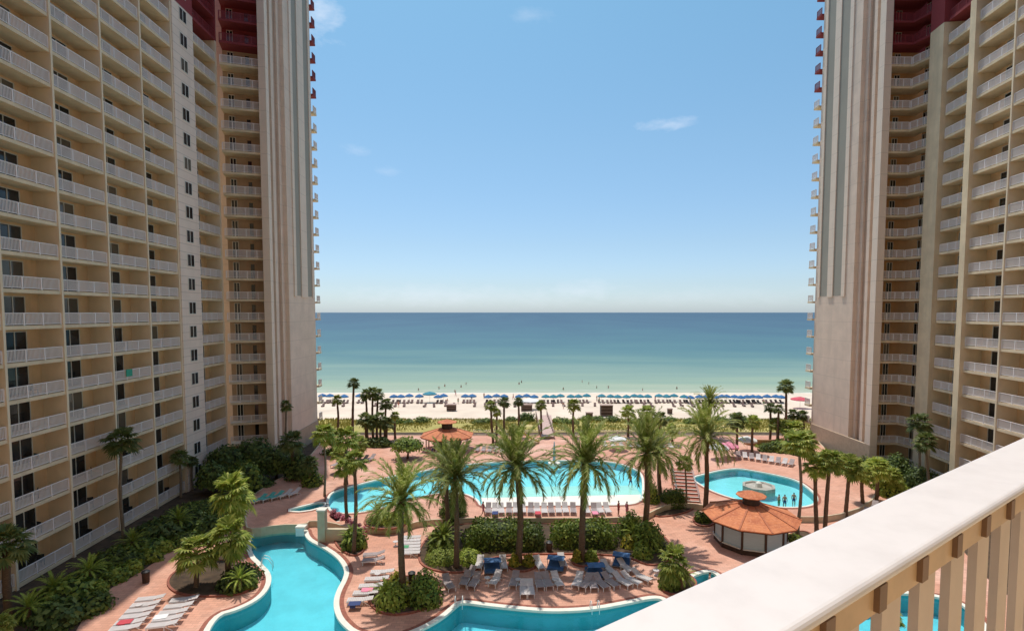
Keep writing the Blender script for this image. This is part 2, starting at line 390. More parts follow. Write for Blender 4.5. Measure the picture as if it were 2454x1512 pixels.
# ------------------------------------------------------------------ ground, pools
def Lp(pts, z=0.0, it=2):
    return smooth_loop([w(x, y, z) for x, y in pts], it)
lag = Lp([(480,1560),(517,1476),(570,1462),(622,1436),(648,1405),(650,1375),(628,1352),(604,1330),(598,1292),(612,1275),(665,1264),(727,1264),(733,1292),(774,1312),(810,1337),(828,1366),(822,1390),(808,1414),(800,1440),(802,1466),(815,1492),(850,1522),(930,1536),(1000,1515),(1060,1482),(1092,1454),(1106,1443),(1170,1452),(1255,1461),(1330,1466),(1423,1461),(1500,1447),(1572,1431),(1596,1441),(1660,1492),(1780,1500),(1920,1470),(2060,1425),(2200,1420),(2330,1450),(2400,1600),(2000,1760),(1300,1800),(700,1760)], 0)
T = .6
mainp = Lp([(788,1190),(803,1176),(873,1158),(943,1140),(1010,1130),(1080,1117),(1150,1110),(1230,1106),(1327,1103),(1400,1105),(1470,1107),(1515,1121),(1538,1136),(1540,1170),(1536,1208),(1440,1210),(1250,1210),(1157,1218),(1145,1195),(1110,1180),(1050,1180),(990,1195),(930,1212),(870,1228),(800,1230),(786,1212)], T)
kidp = Lp([(1655,1145),(1690,1136),(1722,1128),(1765,1122),(1805,1128),(1859,1138),(1910,1151),(1940,1172),(1957,1190),(1953,1208),(1915,1216),(1850,1214),(1778,1200),(1725,1184),(1690,1168)], T)
chan = Lp([(684,1224),(730,1212),(772,1203),(782,1212),(730,1226)], T, 1)
tub = Lp([(1650,1385),(1690,1370),(1710,1371),(1728,1390),(1710,1412),(1665,1415)], 0)
far = w(1227, 1036, 0).y           # seaward end of the deck
gb = [(-150, -30), (150, -30), (150, far+.2), (-150, far+.2)]
o = MB().prism(gb, 0, 0, holes=[lag, mainp, kidp, chan, tub], walls=False).build('ground', M['mulch'], fix=False); struct(o)
deckb = smooth_loop([w(x, y) for x, y in [(120,1640),(178,1512),(248,1418),(330,1375),(395,1330),(430,1295),(500,1275),(560,1255),(575,1215),(640,1170),(740,1160),(760,1110),(765,1075),(1000,1066),(1500,1066),(1950,1070),(2010,1130),(2120,1175),(2240,1240),(2420,1450)]]+[Vector((34, 15, 0)), Vector((-28, 15, 0))], 1)
o = MB().prism(deckb, 0, .015, holes=[lag, mainp, kidp, chan, tub], walls=False).build('pool_deck', M['deck'], fix=False); struct(o)
terr = smooth_loop([w(x, y, T) for x, y in [(588,1262),(612,1267),(665,1257),(732,1256),(742,1246),(800,1252),(830,1262),(875,1264),(960,1262),(1010,1246),(1110,1241),(1160,1241),(1535,1241),(1562,1224),(1600,1208),(1640,1204),(1700,1212),(1760,1228),(1900,1238),(1990,1238),(2080,1210),(2110,1160),(2010,1105),(1960,1060),(1950,1043),(1500,1043),(1227,1043),(1000,1043),(775,1043),(763,1075),(700,1130),(640,1165),(595,1195)]], 1)
mb = MB().prism(terr, 0, T, holes=[mainp, kidp, chan], walls=0)
o = mb.build('upper_terrace', M['deck'], fix=False); struct(o)
to = offset_loop(terr, .15)
mb = MB()
for i in range(len(terr)):
    j = (i+1) % len(terr); a, b, c, d = terr[i], terr[j], to[j], to[i]
    mb.add([(a.x,a.y,T+.06),(b.x,b.y,T+.06),(c.x,c.y,T+.06),(d.x,d.y,T+.06),(d.x,d.y,-.4),(c.x,c.y,-.4),(a.x,a.y,T-.3),(b.x,b.y,T-.3)], [(0,1,2,3),(3,2,5,4),(0,6,7,1)])
o = mb.build('retaining_wall', M['beige'], fix=False); tag(o, 'low beige retaining wall around the raised pool terrace', 'wall')
def pool(name, L, z, depth, water, zw, shallow=None, cop=.38, bord=.35):
    mb = MB(); n = len(L)
    ins = L
    for i in range(n):
        a, b = ins[i], ins[(i+1) % n]
        mb.add([(a.x,a.y,z-depth),(b.x,b.y,z-depth),(b.x,b.y,z),(a.x,a.y,z)], [(0,1,2,3)], 1)
    mb.prism([(p.x, p.y) for p in ins], z-depth, z-depth, 0, walls=False)
    o = mb.build(name+'_basin', [M['paint_pool'], M['paint_wall'], M['beachpool']], fix=False); struct(o)
    o = MB().prism([(p.x, p.y) for p in offset_loop(L, .01)], zw, zw, walls=False).build(name+'_water', water, fix=False); struct(o)
    A, B, D = offset_loop(L, -.04), offset_loop(L, cop), offset_loop(L, cop+bord)
    mb = MB()
    for i in range(n):
        j = (i+1) % n; a, b, c, d = A[i], A[j], B[j], B[i]
        mb.add([(a.x,a.y,z+.06),(b.x,b.y,z+.06),(c.x,c.y,z+.06),(d.x,d.y,z+.06),(a.x,a.y,z-.12),(b.x,b.y,z-.12),(d.x,d.y,z),(c.x,c.y,z)], [(0,1,2,3),(0,4,5,1),(3,2,7,6)], 0)
        c, d, e, f = B[j], B[i], D[j], D[i]
        mb.add([(d.x,d.y,z+.024),(c.x,c.y,z+.024),(e.x,e.y,z+.024),(f.x,f.y,z+.024)], [(0,1,2,3)], 1)
    o = mb.build(name+'_edge', [M['coping'], M['brick']], fix=False); struct(o)
pool('lagoon', lag, 0, 1.55, M['water'], -.22)
pool('main_pool', mainp, T, .95, M['watershallow'], T-.12, cop=.24, bord=.3)
pool('round_pool', kidp, T, 1.0, M['watershallow'], T-.12, cop=.24, bord=.3)
pool('channel', chan, T, .6, M['watershallow'], T-.1, cop=.3, bord=.2)
pool('hot_tub', tub, 0, .9, M['watershallow'], -.12, bord=.3)
# sloping pale beach entry of the main pool
e = [w(x, y, T) for x, y in [(1158,1217),(1536,1208),(1538,1180),(1520,1146),(1170,1150),(1148,1188)]]
o = MB().add([(e[0].x+.05,e[0].y+.1,T-.01),(e[1].x-.1,e[1].y+.1,T-.01),(e[2].x-.1,e[2].y,T-.13),(e[3].x,e[3].y,T-.93),(e[4].x,e[4].y,T-.93),(e[5].x+.2,e[5].y,T-.13)], [(0,1,2,5),(5,2,3,4)]).build('pool_entry_slope', M['beachpool'], fix=False); struct(o)
# beach, dune, sea
SEA = -3.0
YW = w(1227, 941, SEA).y
rows = [(far+.2, .0), (far+4, .25), (far+8, .0), (far+11, .2), (far+14, -.3), (far+28, -1.0), (YW-22, -2.2), (YW-4, -2.75), (YW, SEA), (YW+10, -4.0), (YW+30, -6)]
mb = MB(); nx = 60
for Y, z in rows:
    for i in range(nx+1):
        x = -150+300*i/nx; mb.v.append((x, Y+1.3*noise.noise(Vector((x*.02, Y, 0))), z+(.25*noise.noise(Vector((x*.1, Y*.2, 0))) if far+1 < Y < YW-10 else 0)))
for r in range(len(rows)-1):
    for i in range(nx):
        a = r*(nx+1)+i; mb.f.append((a, a+1, a+nx+2, a+nx+1)); mb.m.append(1 if r < 4 else 0)
m, nt_, b = mat('dune_ground')
nt_.links.new(mixc(nt_, mixc(nt_, (.46, .38, .12), (.30, .27, .07), noise_fac(nt_, .25)), (.72, .58, .36), noise_fac(nt_, .12, .55, .8)), b.inputs['Base Color']); b.inputs['Roughness'].default_value = .95
o = mb.build('beach', [M['sand'], m], fix=False, smooth=True); struct(o)
mb = MB()
mb.add([(-60000,YW-3,SEA),(60000,YW-3,SEA),(60000,80000,SEA),(-60000,80000,SEA)], [(0,1,2,3)])
o = mb.build('sea', M['sea'], fix=False); struct(o)
# foam line
mb = MB(); N = 140
for k_, (y0, wid) in enumerate(((YW-.4, .7), (YW+4.5, .35))):
    for i in range(N):
        x0, x1 = -75+170*i/N, -75+170*(i+1)/N
        f = lambda x: y0+1.2*noise.noise(Vector((x*.05, y0, 3)))
        g = lambda x: wid*(.5+max(0, noise.noise(Vector((x*.15, y0, 9)))+.3))
        mb.add([(x0,f(x0),SEA+.02),(x1,f(x1),SEA+.02),(x1,f(x1)+g(x1),SEA+.02),(x0,f(x0)+g(x0),SEA+.02)], [(0,1,2,3)])
o = mb.build('surf_foam', plain('foam', (.85, .86, .82), .6, .05), fix=False); struct(o)

# ------------------------------------------------------------------ the two hotel wings
def frameM(a, b, inward):
    """local x from a to b along the facade, y inward, z up"""
    a, b = Vector((*a, 0)), Vector((*b, 0)); x = (b-a).normalized(); y = Vector((-x.y, x.x, 0))
    if y.dot(Vector((*inward, 0))) < 0: y = -y
    m = Matrix.Identity(4); m.col[0][:3] = x; m.col[1][:3] = y; m.col[3][:3] = a
    return m, (b-a).length
NF = 28; FZ = lambda k: .4+3*k
TOP = FZ(NF)
def rail_mesh(L, posts=3):
    mb = MB(); z0, z1 = .10, 1.07
    mb.box(.05, L-.05, .02, .10, z1-.06, z1); mb.box(.05, L-.05, .03, .09, z0, z0+.05)
    for i in range(posts+1):
        x = .05+(L-.1)*i/posts; mb.box(x-.045, x+.045, .015, .105, 0.0, z1-.06)
    n = int(L/.125)
    for i in range(1, n):
        x = L*i/n; mb.box(x-.022, x+.022, .045, .075, z0+.05, z1-.06)
    return mb
def slab_mesh(L, D, zlen=.30):
    return MB().box(0, L, -.03, D, -zlen, 0)
def door_mesh(x0, x1, D, h=2.42):
    return MB().box(x0, x1, D-.03, D+.02, .03, h)
def doorframe_mesh(x0, x1, D, h=2.42):
    mb = MB(); t = .07
    mb.box(x0-t, x0, D-.08, D+.02, 0, h+t); mb.box(x1, x1+t, D-.08, D+.02, 0, h+t); mb.box(x0, x1, D-.08, D+.02, h, h+t)
    xm = (x0+x1)/2; mb.box(xm-.04, xm+.04, D-.07, D+.0, .03, h); return mb
class Wing:
    def __init__(s, name, label, loc):
        s.root = thing(name, label, 'building', (0, 0, 0)); s.bal = []; s.door = []; s.win = []
        s.wall = MB(); s.wall2 = MB()
    def bay(s, a, b, inward, D=2.0, door=(.5, 3.0), kmin=0, kmax=NF-1, posts=3, wallbox=True, extra=None):
        Mx, L = frameM(a, b, inward)
        rm = rail_mesh(L, posts).mesh('railing', M['rail']); sm = slab_mesh(L, D).mesh('balcony', M['slab'])
        dm = door_mesh(door[0], door[1], D).mesh('sliding_door', M['glass']); fm = doorframe_mesh(door[0], door[1], D).mesh('frame', M['frame'])
        for k in range(kmin, kmax+1):
            T4 = Mx.copy(); T4.translation.z = FZ(k)
            c = T4@Vector((L/2, 0, .5)); px, py = proj(c)
            vis = -60 < px < W+60 and -30 < py < 1480; dist = c.length+(0 if vis else 9999)
            s.bal.append((dist, sm, rm, T4)); s.door.append((dist, dm, fm, T4))
        if wallbox: (s.wall if wallbox is True else s.wall2).box(0, L, D, D+(12 if wallbox is True else wallbox), -1.0, TOP, M=Mx)
        return Mx, L
    def finish(s):
        s.wall.build('wall', M['wall'], s.root); s.wall2.build('corner_wall', M['wallshade' if s.root.name == 'hotel_wing' else 'wallshade_warm'], s.root)
        for lst, n1, n2, m1, m2 in ((s.bal, 'balcony', 'railing', M['slab'], M['rail']), (s.door, 'sliding_door', 'door_frame', M['glass'], M['frame'])):
            lst.sort(key=lambda t: t[0]); A, B = MB(), MB()
            for i, (d, me1, me2, T4) in enumerate(lst):
                if i < 98:
                    o = bpy.data.objects.new(n1, me1); C.objects.link(o); o.parent = s.root; o.matrix_local = T4
                    c = bpy.data.objects.new(n2, me2); C.objects.link(c); c.parent = o
                else:
                    for me, X in ((me1, A), (me2, B)):
                        X.add([T4@v.co for v in me.vertices], [tuple(p.vertices) for p in me.polygons])
            if A.f:
                tag(A.build(n1, m1, s.root, fix=False), None, None, kind='stuff'); tag(B.build(n2, m2, s.root, fix=False), None, None, kind='stuff')
    def fins(s, lst):
        for (a, b, inward, t, D, out) in lst:
            pass
def fin(wing, p, dirv, inward, t=.22, D=2.0, out=.12, mt='fin', z1=None, name='dividing_fin'):
    x = Vector((*dirv, 0)).normalized(); y = Vector((*inward, 0)).normalized()
    m = Matrix.Identity(4); m.col[0][:3] = x; m.col[1][:3] = y; m.col[3][:3] = (p[0], p[1], 0)
    return MB().box(-t/2, t/2, -out, D+.1, -1.0, z1 or TOP, M=m).build(name, M[mt], wing.root)
# left wing
LX = lambda Y: -(38.91+.03*Y)
LW = Wing('hotel_wing', 'tall cream balcony tower block on the left, most of it in shade', None)
Ys = [30.7, 36.7, 42.8, 48.8, 54.9, 61.1, 66.9]; inn = (-1, -.03)
for i in range(len(Ys)-1):
    a, b = (LX(Ys[i]+.11), Ys[i]+.11), (LX(Ys[i+1]-.11), Ys[i+1]-.11)
    LW.bay(a, b, inn, door=(2.0, 4.3), kmax=NF-1)
for Y in Ys: fin(LW, (LX(Y), Y), (-.03, 1), inn)
# window column
Mx, L = frameM((LX(67.01), 67.01), (LX(71.5), 71.5), inn)
MB().box(0, L, -.25, 14, -1, TOP, M=Mx).build('window_wall', M['win_col'], LW.root)
wm = MB()
wm.box(1.55, 2.2, -.30, -.23, .95, 2.35); wm.box(2.3, 2.95, -.30, -.23, .95, 2.35)
wme = wm.mesh('window', M['glass'])
fr = MB(); fr.box(1.47, 3.03, -.31, -.24, .87, .95); fr.box(1.47, 3.03, -.31, -.24, 2.35, 2.42); fr.box(1.47, 1.55, -.31, -.24, .95, 2.35); fr.box(2.2, 2.3, -.31, -.24, .95, 2.35); fr.box(2.95, 3.03, -.31, -.24, .95, 2.35)
frm = fr.mesh('window_frame', M['frame'])
for k in range(NF):
    T4 = Mx.copy(); T4.translation.z = FZ(k)
    o = bpy.data.objects.new('window', wme); C.objects.link(o); o.parent = LW.root; o.matrix_local = T4
    c = bpy.data.objects.new('window_frame', frm); C.objects.link(c); c.parent = o
LW.bay((LX(71.6), 71.6), (LX(77.5), 77.5), inn, door=(2.0, 4.2), posts=4)
fin(LW, (LX(77.6), 77.6), (-.03, 1), inn, t=.35, out=.05)
a, b = (-40.9, 77.95), (-35.6, 79.7)
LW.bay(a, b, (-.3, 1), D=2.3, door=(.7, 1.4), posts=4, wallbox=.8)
mb = MB(); Mx, L = frameM(a, b, (-.3, 1))
for k in range(NF): mb.box(3.0, 3.5, 2.26, 2.32, FZ(k)+.03, FZ(k)+2.2, M=Mx)
tag(mb.build('service_door', M['glass'], LW.root), 'narrow dark door column in the corner recess', None)
LW.finish()
# right wing
RX = lambda Y: 47.2+.13*Y
RW = Wing('hotel_wing', 'tall cream balcony tower block on the right, behind the white handrail', None)
inr = (1, -.13); dr = (.13, 1)
def rb(y0, y1, **k): RW.bay((RX(y0), y0), (RX(y1), y1), inr, **k)
for y0, y1 in ((42.6, 48.7), (48.9, 55.0), (55.2, 61.1)): rb(y0, y1, door=(2.0, 4.2))
rb(61.3, 66.9, door=(1.9, 3.9)); rb(67.9, 72.5, door=(2.5, 4.0))
for Y in (42.5, 48.8, 55.1, 61.2): fin(RW, (RX(Y), Y), dr, inr)
fin(RW, (RX(67.4), 67.4), dr, inr, t=1.0, out=.45, mt='slab', name='pilaster')
fin(RW, (RX(74.0), 74.0), dr, inr, t=2.8, out=.55, mt='slab', name='pilaster')
c0, c1, c2 = (53.2, 78.7), (56.5, 78.7), (57.3, 75.7)
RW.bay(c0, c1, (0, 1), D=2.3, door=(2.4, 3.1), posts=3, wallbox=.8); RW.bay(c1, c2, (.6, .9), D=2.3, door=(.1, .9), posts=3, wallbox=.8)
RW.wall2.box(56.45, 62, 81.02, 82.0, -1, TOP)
cs_ = MB().prism([(56.5, 78.75), (58.6, 79.3), (58.9, 81.02), (56.5, 81.02)], -.29, -.006, bottom=True).mesh('corner_slab', M['slab'])
for k in range(NF): link('corner_slab', cs_, RW.root, loc=(0, 0, FZ(k)))
RW.finish()
# fins seen as pale vertical edges; end towers
def tower(wing, X, ya, r0, r1, yc, yd, side, strips):
    """side wall on plane X from ya to yd; recess r0..r1; side=-1 left wing (body to -X), +1 right"""
    def bx(mb, x0, x1, y0, y1, z0, z1):
        a, b = sorted((X+side*x0, X+side*x1)); mb.box(a, b, y0, y1, z0, z1)
    mb = MB(); bx(mb, 0, .9, r1, yd, -1, TOP); bx(mb, .9, 12, r1+.2, yd, -1, TOP) ; mb.build('tower_wall', M['tower'], wing.root)
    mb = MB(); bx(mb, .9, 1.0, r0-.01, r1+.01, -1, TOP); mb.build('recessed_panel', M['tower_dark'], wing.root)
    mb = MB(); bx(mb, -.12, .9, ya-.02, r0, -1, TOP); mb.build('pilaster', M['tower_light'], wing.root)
    mb = MB(); bx(mb, .45, 1.1, r0+(r1-r0)*.36, r0+(r1-r0)*.52, -1, TOP); bx(mb, .6, 1.1, r0+(r1-r0)*.82, r1, -1, TOP); mb.build('vertical_rib', M['tower'], wing.root)
    z0 = 25.2
    for (s0, s1) in strips:
        mb = MB(); bx(mb, -.02, .1, s0, s1, z0, TOP-1.2); o = mb.build('glass_strip', M['strip'], wing.root)
    for (s0, s1) in ((strips[0][0]-.9, strips[0][0]), (strips[0][1], strips[1][0]), (strips[1][1], strips[1][1]+.55)):
        mb = MB(); bx(mb, -.16, .3, s0, s1, z0-.2, TOP); mb.build('pilaster', M['tower_light'], wing.root)
    mb = MB(); bx(mb, -.14, .2, ya, yd+.02, -1, 3.2); mb.build('plinth', plain('tan_plinth', (.50, .38, .27), .9, .08), wing.root)
    # seaward balconies that stick out past the wall
    sl = slab_mesh(1.5, 1.6, .3).mesh('balcony', M['slab']); rl = rail_mesh(1.5, 1).mesh('railing', M['rail'])
    mb = MB(); bx(mb, 1.2, 12, yd, yd+2.0, -1, TOP); mb.build('seaward_wall', M['wall'], wing.root)
    for k in range(1, NF):
        T4 = Matrix.Identity(4); T4.col[0][:3] = (0, 1, 0); T4.col[1][:3] = (side, 0, 0); T4.translation = (X-side*.30, yd+.25, FZ(k))
        o = bpy.data.objects.new('seaward_balcony', sl); C.objects.link(o); o.parent = wing.root; o.matrix_local = T4
        c = bpy.data.objects.new('railing', rl); C.objects.link(c); c.parent = o
tower(LW, -34.9, 78.6, 79.5, 85.2, 86.8, 96.4, -1, ((88.1, 90.2), (92.8, 95.0)))
tower(RW, 52.2, 78.0, 79.2, 83.3, 85.0, 93.7, 1, ((86.2, 88.5), (90.0, 92.2)))
# ------------------------------------------------------------------ vegetation
def rnd(a, b): return random.uniform(a, b)
def date_crown(seed, n=64):
    random.seed(seed); mb = MB(); mr = MB()
    for i in range(n):
        az = i*2.39996+rnd(-.2, .2); t = i/n
        el = math.radians(86-t**1.1*104+rnd(-8, 8)); Ln = rnd(.92, 1.12)*(.95+.2*math.sin(PI*min(1, t*1.1+.1)))
        pts = []; p = Vector((0, 0, 0)); e = el; seg = 9
        for s in range(seg+1):
            pts.append(p.copy()); p = p+Vector((math.cos(az)*math.cos(e), math.sin(az)*math.cos(e), math.sin(e)))*Ln/seg
            e -= (.045+.13*(s/seg))*(.55+1.0*math.cos(el))*(1.0+.25*t)
        nl = 34; side0 = Vector((-math.sin(az), math.cos(az), 0))
        for s in range(3, nl):
            f = s/nl*seg; k = min(int(f), seg-1); q = pts[k].lerp(pts[k+1], f-k); d = (pts[k+1]-pts[k]).normalized()
            up = side0.cross(d)*-1
            if up.z < 0: up = -up
            ll = .21*math.sin(PI*min(1, .18+.76*s/nl))**.7*rnd(.8, 1.15)
            for sg in (-1, 1):
                dr = (d*rnd(.8, 1.1)+side0*sg*.55+up*rnd(.0, .35)).normalized()
                tip = q+dr*ll+Vector((0, 0, -.05*rnd(.3, 1.3))); wv = d*.023
                mb.add([q-wv, q+wv, tip], [(0, 1, 2)])
        for s in range(seg):
            a, b = pts[s], pts[s+1]; wv = side0*.009*(1-s/seg*.8)
            mb.add([a-wv, a+wv, b+wv*.8, b-wv*.8], [(0, 1, 2, 3)])
    return mb
def fan_crown(seed, n=36, droop=1.0):
    random.seed(seed); mb = MB()
    for i in range(n):
        az = i*2.39996+rnd(-.3, .3); t = i/n; el = math.radians(82-t*115*droop+rnd(-9, 9))
        d = Vector((math.cos(az)*math.cos(el), math.sin(az)*math.cos(el), math.sin(el)))
        side = Vector((-math.sin(az), math.cos(az), 0)); pl = rnd(.42, .6); hub = d*pl+Vector((0, 0, -.06*math.cos(el)))
        wv = side*.012; mb.add([-wv, wv, hub+wv*.6, hub-wv*.6], [(0, 1, 2, 3)])
        e2 = el-.45; d2 = Vector((math.cos(az)*math.cos(e2), math.sin(az)*math.cos(e2), math.sin(e2)))
        R = rnd(.40, .52); ns = 15
        for s in range(ns):
            a = (s/(ns-1)-.5)*rnd(4.0, 4.4); dd = (d2*math.cos(a)+side*math.sin(a)).normalized()
            rr = R*(1-.18*abs(s/(ns-1)-.5)*2)*rnd(.9, 1.05)
            mid = hub+dd*rr*.6; tip = hub+dd*rr+Vector((0, 0, -rr*rnd(.12, .32)))
            pv = d2.cross(side).normalized().cross(dd)*.047
            mb.add([hub, mid-pv, tip, mid+pv], [(0, 1, 2, 3)])
    return mb
DATE = [date_crown(s).mesh('date_crown', M['date']) for s in (1, 2, 3)]
FAN = [fan_crown(s).mesh('fan_crown', M['fan']) for s in (4, 5)]
FAND = [fan_crown(s, 32).mesh('fan_crown_dark', M['fandark']) for s in (6, 7)]
def skirt_mesh():
    random.seed(9); mb = MB()
    for i in range(170):
        az = rnd(0, 2*PI); z = rnd(-.55, -.02); r0 = .05; d = Vector((math.cos(az), math.sin(az), 0))
        p = d*r0+Vector((0, 0, z+.1)); tip = d*rnd(.10, .26)+Vector((0, 0, z-rnd(.15, .35))); s = Vector((-d.y, d.x, 0))*.03
        mb.add([p-s, p+s, tip], [(0, 1, 2)])
    return mb.mesh('dead_skirt', M['dead'])
SKIRT = skirt_mesh()
palm_n = [0]
def palm(b, c, R, kind, label, z=0.0, tr=.2, skirt=False, cat='palm tree', squash=1.0, group=None):
    if kind == 'date': squash = 1.05
    base = w(b[0], b[1], z); top = atY(c[0], c[1], base.y); RW_ = R*base.y/FPX; palm_n[0] += 1
    random.seed(palm_n[0]*13)
    root = thing('date_palm' if kind == 'date' else 'fan_palm', label, cat, base, 0, group)
    h = top-base; pts = []; rad = []; n = 14
    bend = Vector((rnd(-1, 1), rnd(-1, 1), 0))*h.z*.025
    for i in range(n+1):
        t = i/n; pts.append(Vector((h.x*t*t*.5+h.x*t*.5, 0, h.z*t))+bend*math.sin(PI*t)*4*t*(1-t)+Vector((0, 0, -.1 if i == 0 else 0)))
        r = tr*(1.25-.35*t)*(1.35 if i == 0 else 1)*(1+.10*(i % 2))
        if kind == 'date' and t > .86: r *= 1.35
        rad.append(r)
    MB().tube(pts, rad, 9).build('trunk', M['trunk'] if kind == 'date' or tr > .14 else M['trunkgrey'], root, smooth=True)
    me = {'date': DATE, 'fan': FAN, 'dark': FAND}[kind]; me = me[palm_n[0] % len(me)]
    sc_ = RW_*(1.12 if kind == 'date' else 1.05)
    cr_ = link('crown', me, root, loc=pts[-1]-Vector((0, 0, .12)), rz=rnd(0, 6.28), scale=(sc_*rnd(.93, 1.06), sc_*rnd(.93, 1.06), sc_*squash*rnd(.93, 1.07)))
    cr_.rotation_euler = (rnd(-.13, .13), rnd(-.13, .13), cr_.rotation_euler.z)
    if kind == 'date': link('dead_frond_skirt', SKIRT, root, loc=pts[-1], rz=rnd(0, 6), scale=(RW_*.75, RW_*.75, RW_*rnd(.3, .6)))
    if skirt: link('dead_frond_skirt', SKIRT, root, loc=pts[-1], rz=0, scale=(RW_, RW_, RW_))
    return root
# the big date palms of the middle
palm((966,1432),(960,1200),96,'date','silvery date palm standing alone in the round bush island by the lagoon',tr=.22)
palm((1094,1360),(1091,1146),84,'date','date palm rising from the lime ground-cover mound left of the long hedge',tr=.2)
palm((1075,1275),(1070,1120),62,'date','date palm hidden close behind the one on the lime mound',tr=.2)
palm((1243,1352),(1239,1120),102,'date','tall date palm in front of the left half of the long hedge',tr=.24)
palm((1394,1342),(1402,1110),100,'date','tall date palm in front of the right half of the long hedge',tr=.24)
palm((1543,1300),(1552,1085),92,'date','date palm growing out of the tall mixed shrubs, casting a star shadow on the paving',tr=.24)
palm((1582,1192),(1578,1085),55,'date','date palm beside the brick steps, half hidden by a larger one',z=T,tr=.2)
palm((1689,1245),(1692,1050),80,'date','date palm with bare dark trunk just left of the octagonal pool bar',tr=.22)
palm((1700,1048),(1701,966),40,'date','date palm against the beach, alone above the dune line',z=T,tr=.26)
# fan palms near the dune
def fp(b, c, R, label, kind='fan', z=T, tr=.17, **k): return palm(b, c, R, kind, label, z=z, tr=tr, **k)
fp((845,1046),(848,918),19,'tallest slim fan palm on the left, its crown against the sea','dark',tr=.19)
fp((809,1044),(808,958),17,'short slim fan palm nearest the left tower, before the sand')
for i, (bx_, by_, cx_, cy_, R_) in enumerate(((880,1050,877,945,20),(894,1052,893,940,21),(903,1051,906,946,21),(922,1053,925,968,21))):
    fp((bx_,by_),(cx_,cy_),R_,['leftmost','second','third','rightmost'][i]+' of four fan palm crowns clustered before the sand on the left','dark',group='clustered fan palms on the left')
for i, (bx_, by_, cx_, cy_, R_) in enumerate(((878,1062,876,1005,24),(895,1064,893,1012,24),(912,1064,912,1003,22),(926,1063,928,1014,22))):
    fp((bx_,by_),(cx_,cy_),R_,['leftmost','second','third','rightmost'][i]+' of the low fan palms beneath the left cluster','dark',group='low fan palms on the left')
fp((947,1052),(946,995),14,'small fan palm with upright crown just left of the far gazebo')
fp((1182,1064),(1176,972),18,'leaning fan palm right of the far gazebo, left of its twin','fan')
fp((1190,1064),(1191,988),14,'shorter twin fan palm right of the far gazebo')
fp((1209,1062),(1208,962),18,'fan palm with full crown right of the far gazebo','dark')
fp((1243,1045),(1243,962),16,'slim fan palm left of the boardwalk','dark')
fp((1297,1045),(1296,970),17,'thin fan palm at the boardwalk entrance')
fp((1374,1045),(1375,970),20,'fan palm with two-tiered crown right of the boardwalk')
fp((1505,1046),(1505,985),21,'fan palm standing alone over the middle of the dune')
fp((1552,1045),(1551,988),24,'left of two low yellowish fan palms on the dune')
fp((1580,1048),(1582,1002),24,'right of two low yellowish fan palms on the dune','dark')
fp((1765,1082),(1766,1008),27,'left of a pair of fan palms behind the round pool','dark')
fp((1802,1086),(1804,1010),23,'right of a pair of fan palms behind the round pool','fan')
fp((1883,1046),(1884,926),24,'tallest fan palm on the right, its crown against the sea','dark',tr=.19)
fp((1845,1062),(1846,976),18,'slim fan palm left of the tallest right-hand one','dark')
fp((1864,1070),(1866,980),18,'slim fan palm directly before the tallest right-hand one','dark')
fp((1900,1044),(1902,992),20,'low fan palm near the red umbrella, left one','dark')
fp((1925,1044),(1924,996),19,'low fan palm near the red umbrella, right one','dark')
fp((1882,1072),(1884,1022),22,'bright low fan palm below the tallest right-hand one')
for x, y, cy, R_, ph in ((1905,1078,1034,34,'at the foot of the right tower, left one'),(1936,1088,1052,30,'at the foot of the right tower, right one'),(1862,1066,1018,24,'before the dune, right of the round pool'),
        (800,1092,1050,30,'near the left tower corner, first'),(862,1102,1062,27,'left of the round leafy tree'),(814,1132,1086,26,'above the channel at the left tower'),(1232,1062,1030,18,'just left of the yellow slide'),(1612,1066,1030,20,'right of the middle date palms on the seaward deck')):
    fp((x,y),(x-2,cy),R_,'low bright fan palm '+ph,'fan')
fp((1911,1283),(1915,1062),46,'very tall thin fan palm rising right of the pool bar','fan',z=0,tr=.13)
for i, (bx_, by_, cx_, cy_, R_) in enumerate(((1957,1285,1953,1118,36),(1976,1285,1989,1104,42),(2026,1240,2036,1118,42),(2068,1218,2064,1136,37),(2100,1200,2103,1122,38),(2128,1190,2135,1142,32))):
    fp((bx_,by_),(cx_,cy_),R_,['first','second','third','fourth','fifth','sixth'][i]+' from the left in the row of stout fan palms along the white handrail','fan',z=0,tr=.17,skirt=i==2,group='row of fan palms by the right wing')
fp((2204,1165),(2204,1012),32,'dark fan palm against the right wing, higher crown','dark',z=0,tr=.13)
fp((2226,1185),(2216,1058),32,'dark fan palm against the right wing, lower crown','dark',z=0,tr=.13)
fp((1645,1218),(1641,1108),25,'small yellowish fan palm growing beside the brick steps','fan',z=0,tr=.09)
fp((778,1188),(776,1040),34,'fan palm with thin red-brown trunk at the corner of the left tower','fan',tr=.11)
fp((829,1160),(831,1052),38,'full fan palm behind the pair with brown skirts','fan',tr=.2)
fp((832,1262),(829,1120),34,'left of the pair of fan palms with brown skirts by the flower steps','fan',z=0,tr=.15,skirt=True)
fp((848,1325),(850,1104),38,'right of the pair of fan palms with brown skirts by the flower steps','fan',z=0,tr=.15,skirt=True)
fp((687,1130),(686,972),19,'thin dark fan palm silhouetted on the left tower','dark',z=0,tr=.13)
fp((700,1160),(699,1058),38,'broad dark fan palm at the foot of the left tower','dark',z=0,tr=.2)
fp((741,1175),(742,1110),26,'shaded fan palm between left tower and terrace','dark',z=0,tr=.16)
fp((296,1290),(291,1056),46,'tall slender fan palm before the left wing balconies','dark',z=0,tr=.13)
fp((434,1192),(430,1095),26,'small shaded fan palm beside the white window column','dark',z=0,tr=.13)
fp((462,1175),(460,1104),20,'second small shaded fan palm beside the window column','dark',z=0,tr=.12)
fp((22,1470),(16,1305),62,'stout fan palm at the left edge of the view','dark',z=0,tr=.24,squash=1.1)
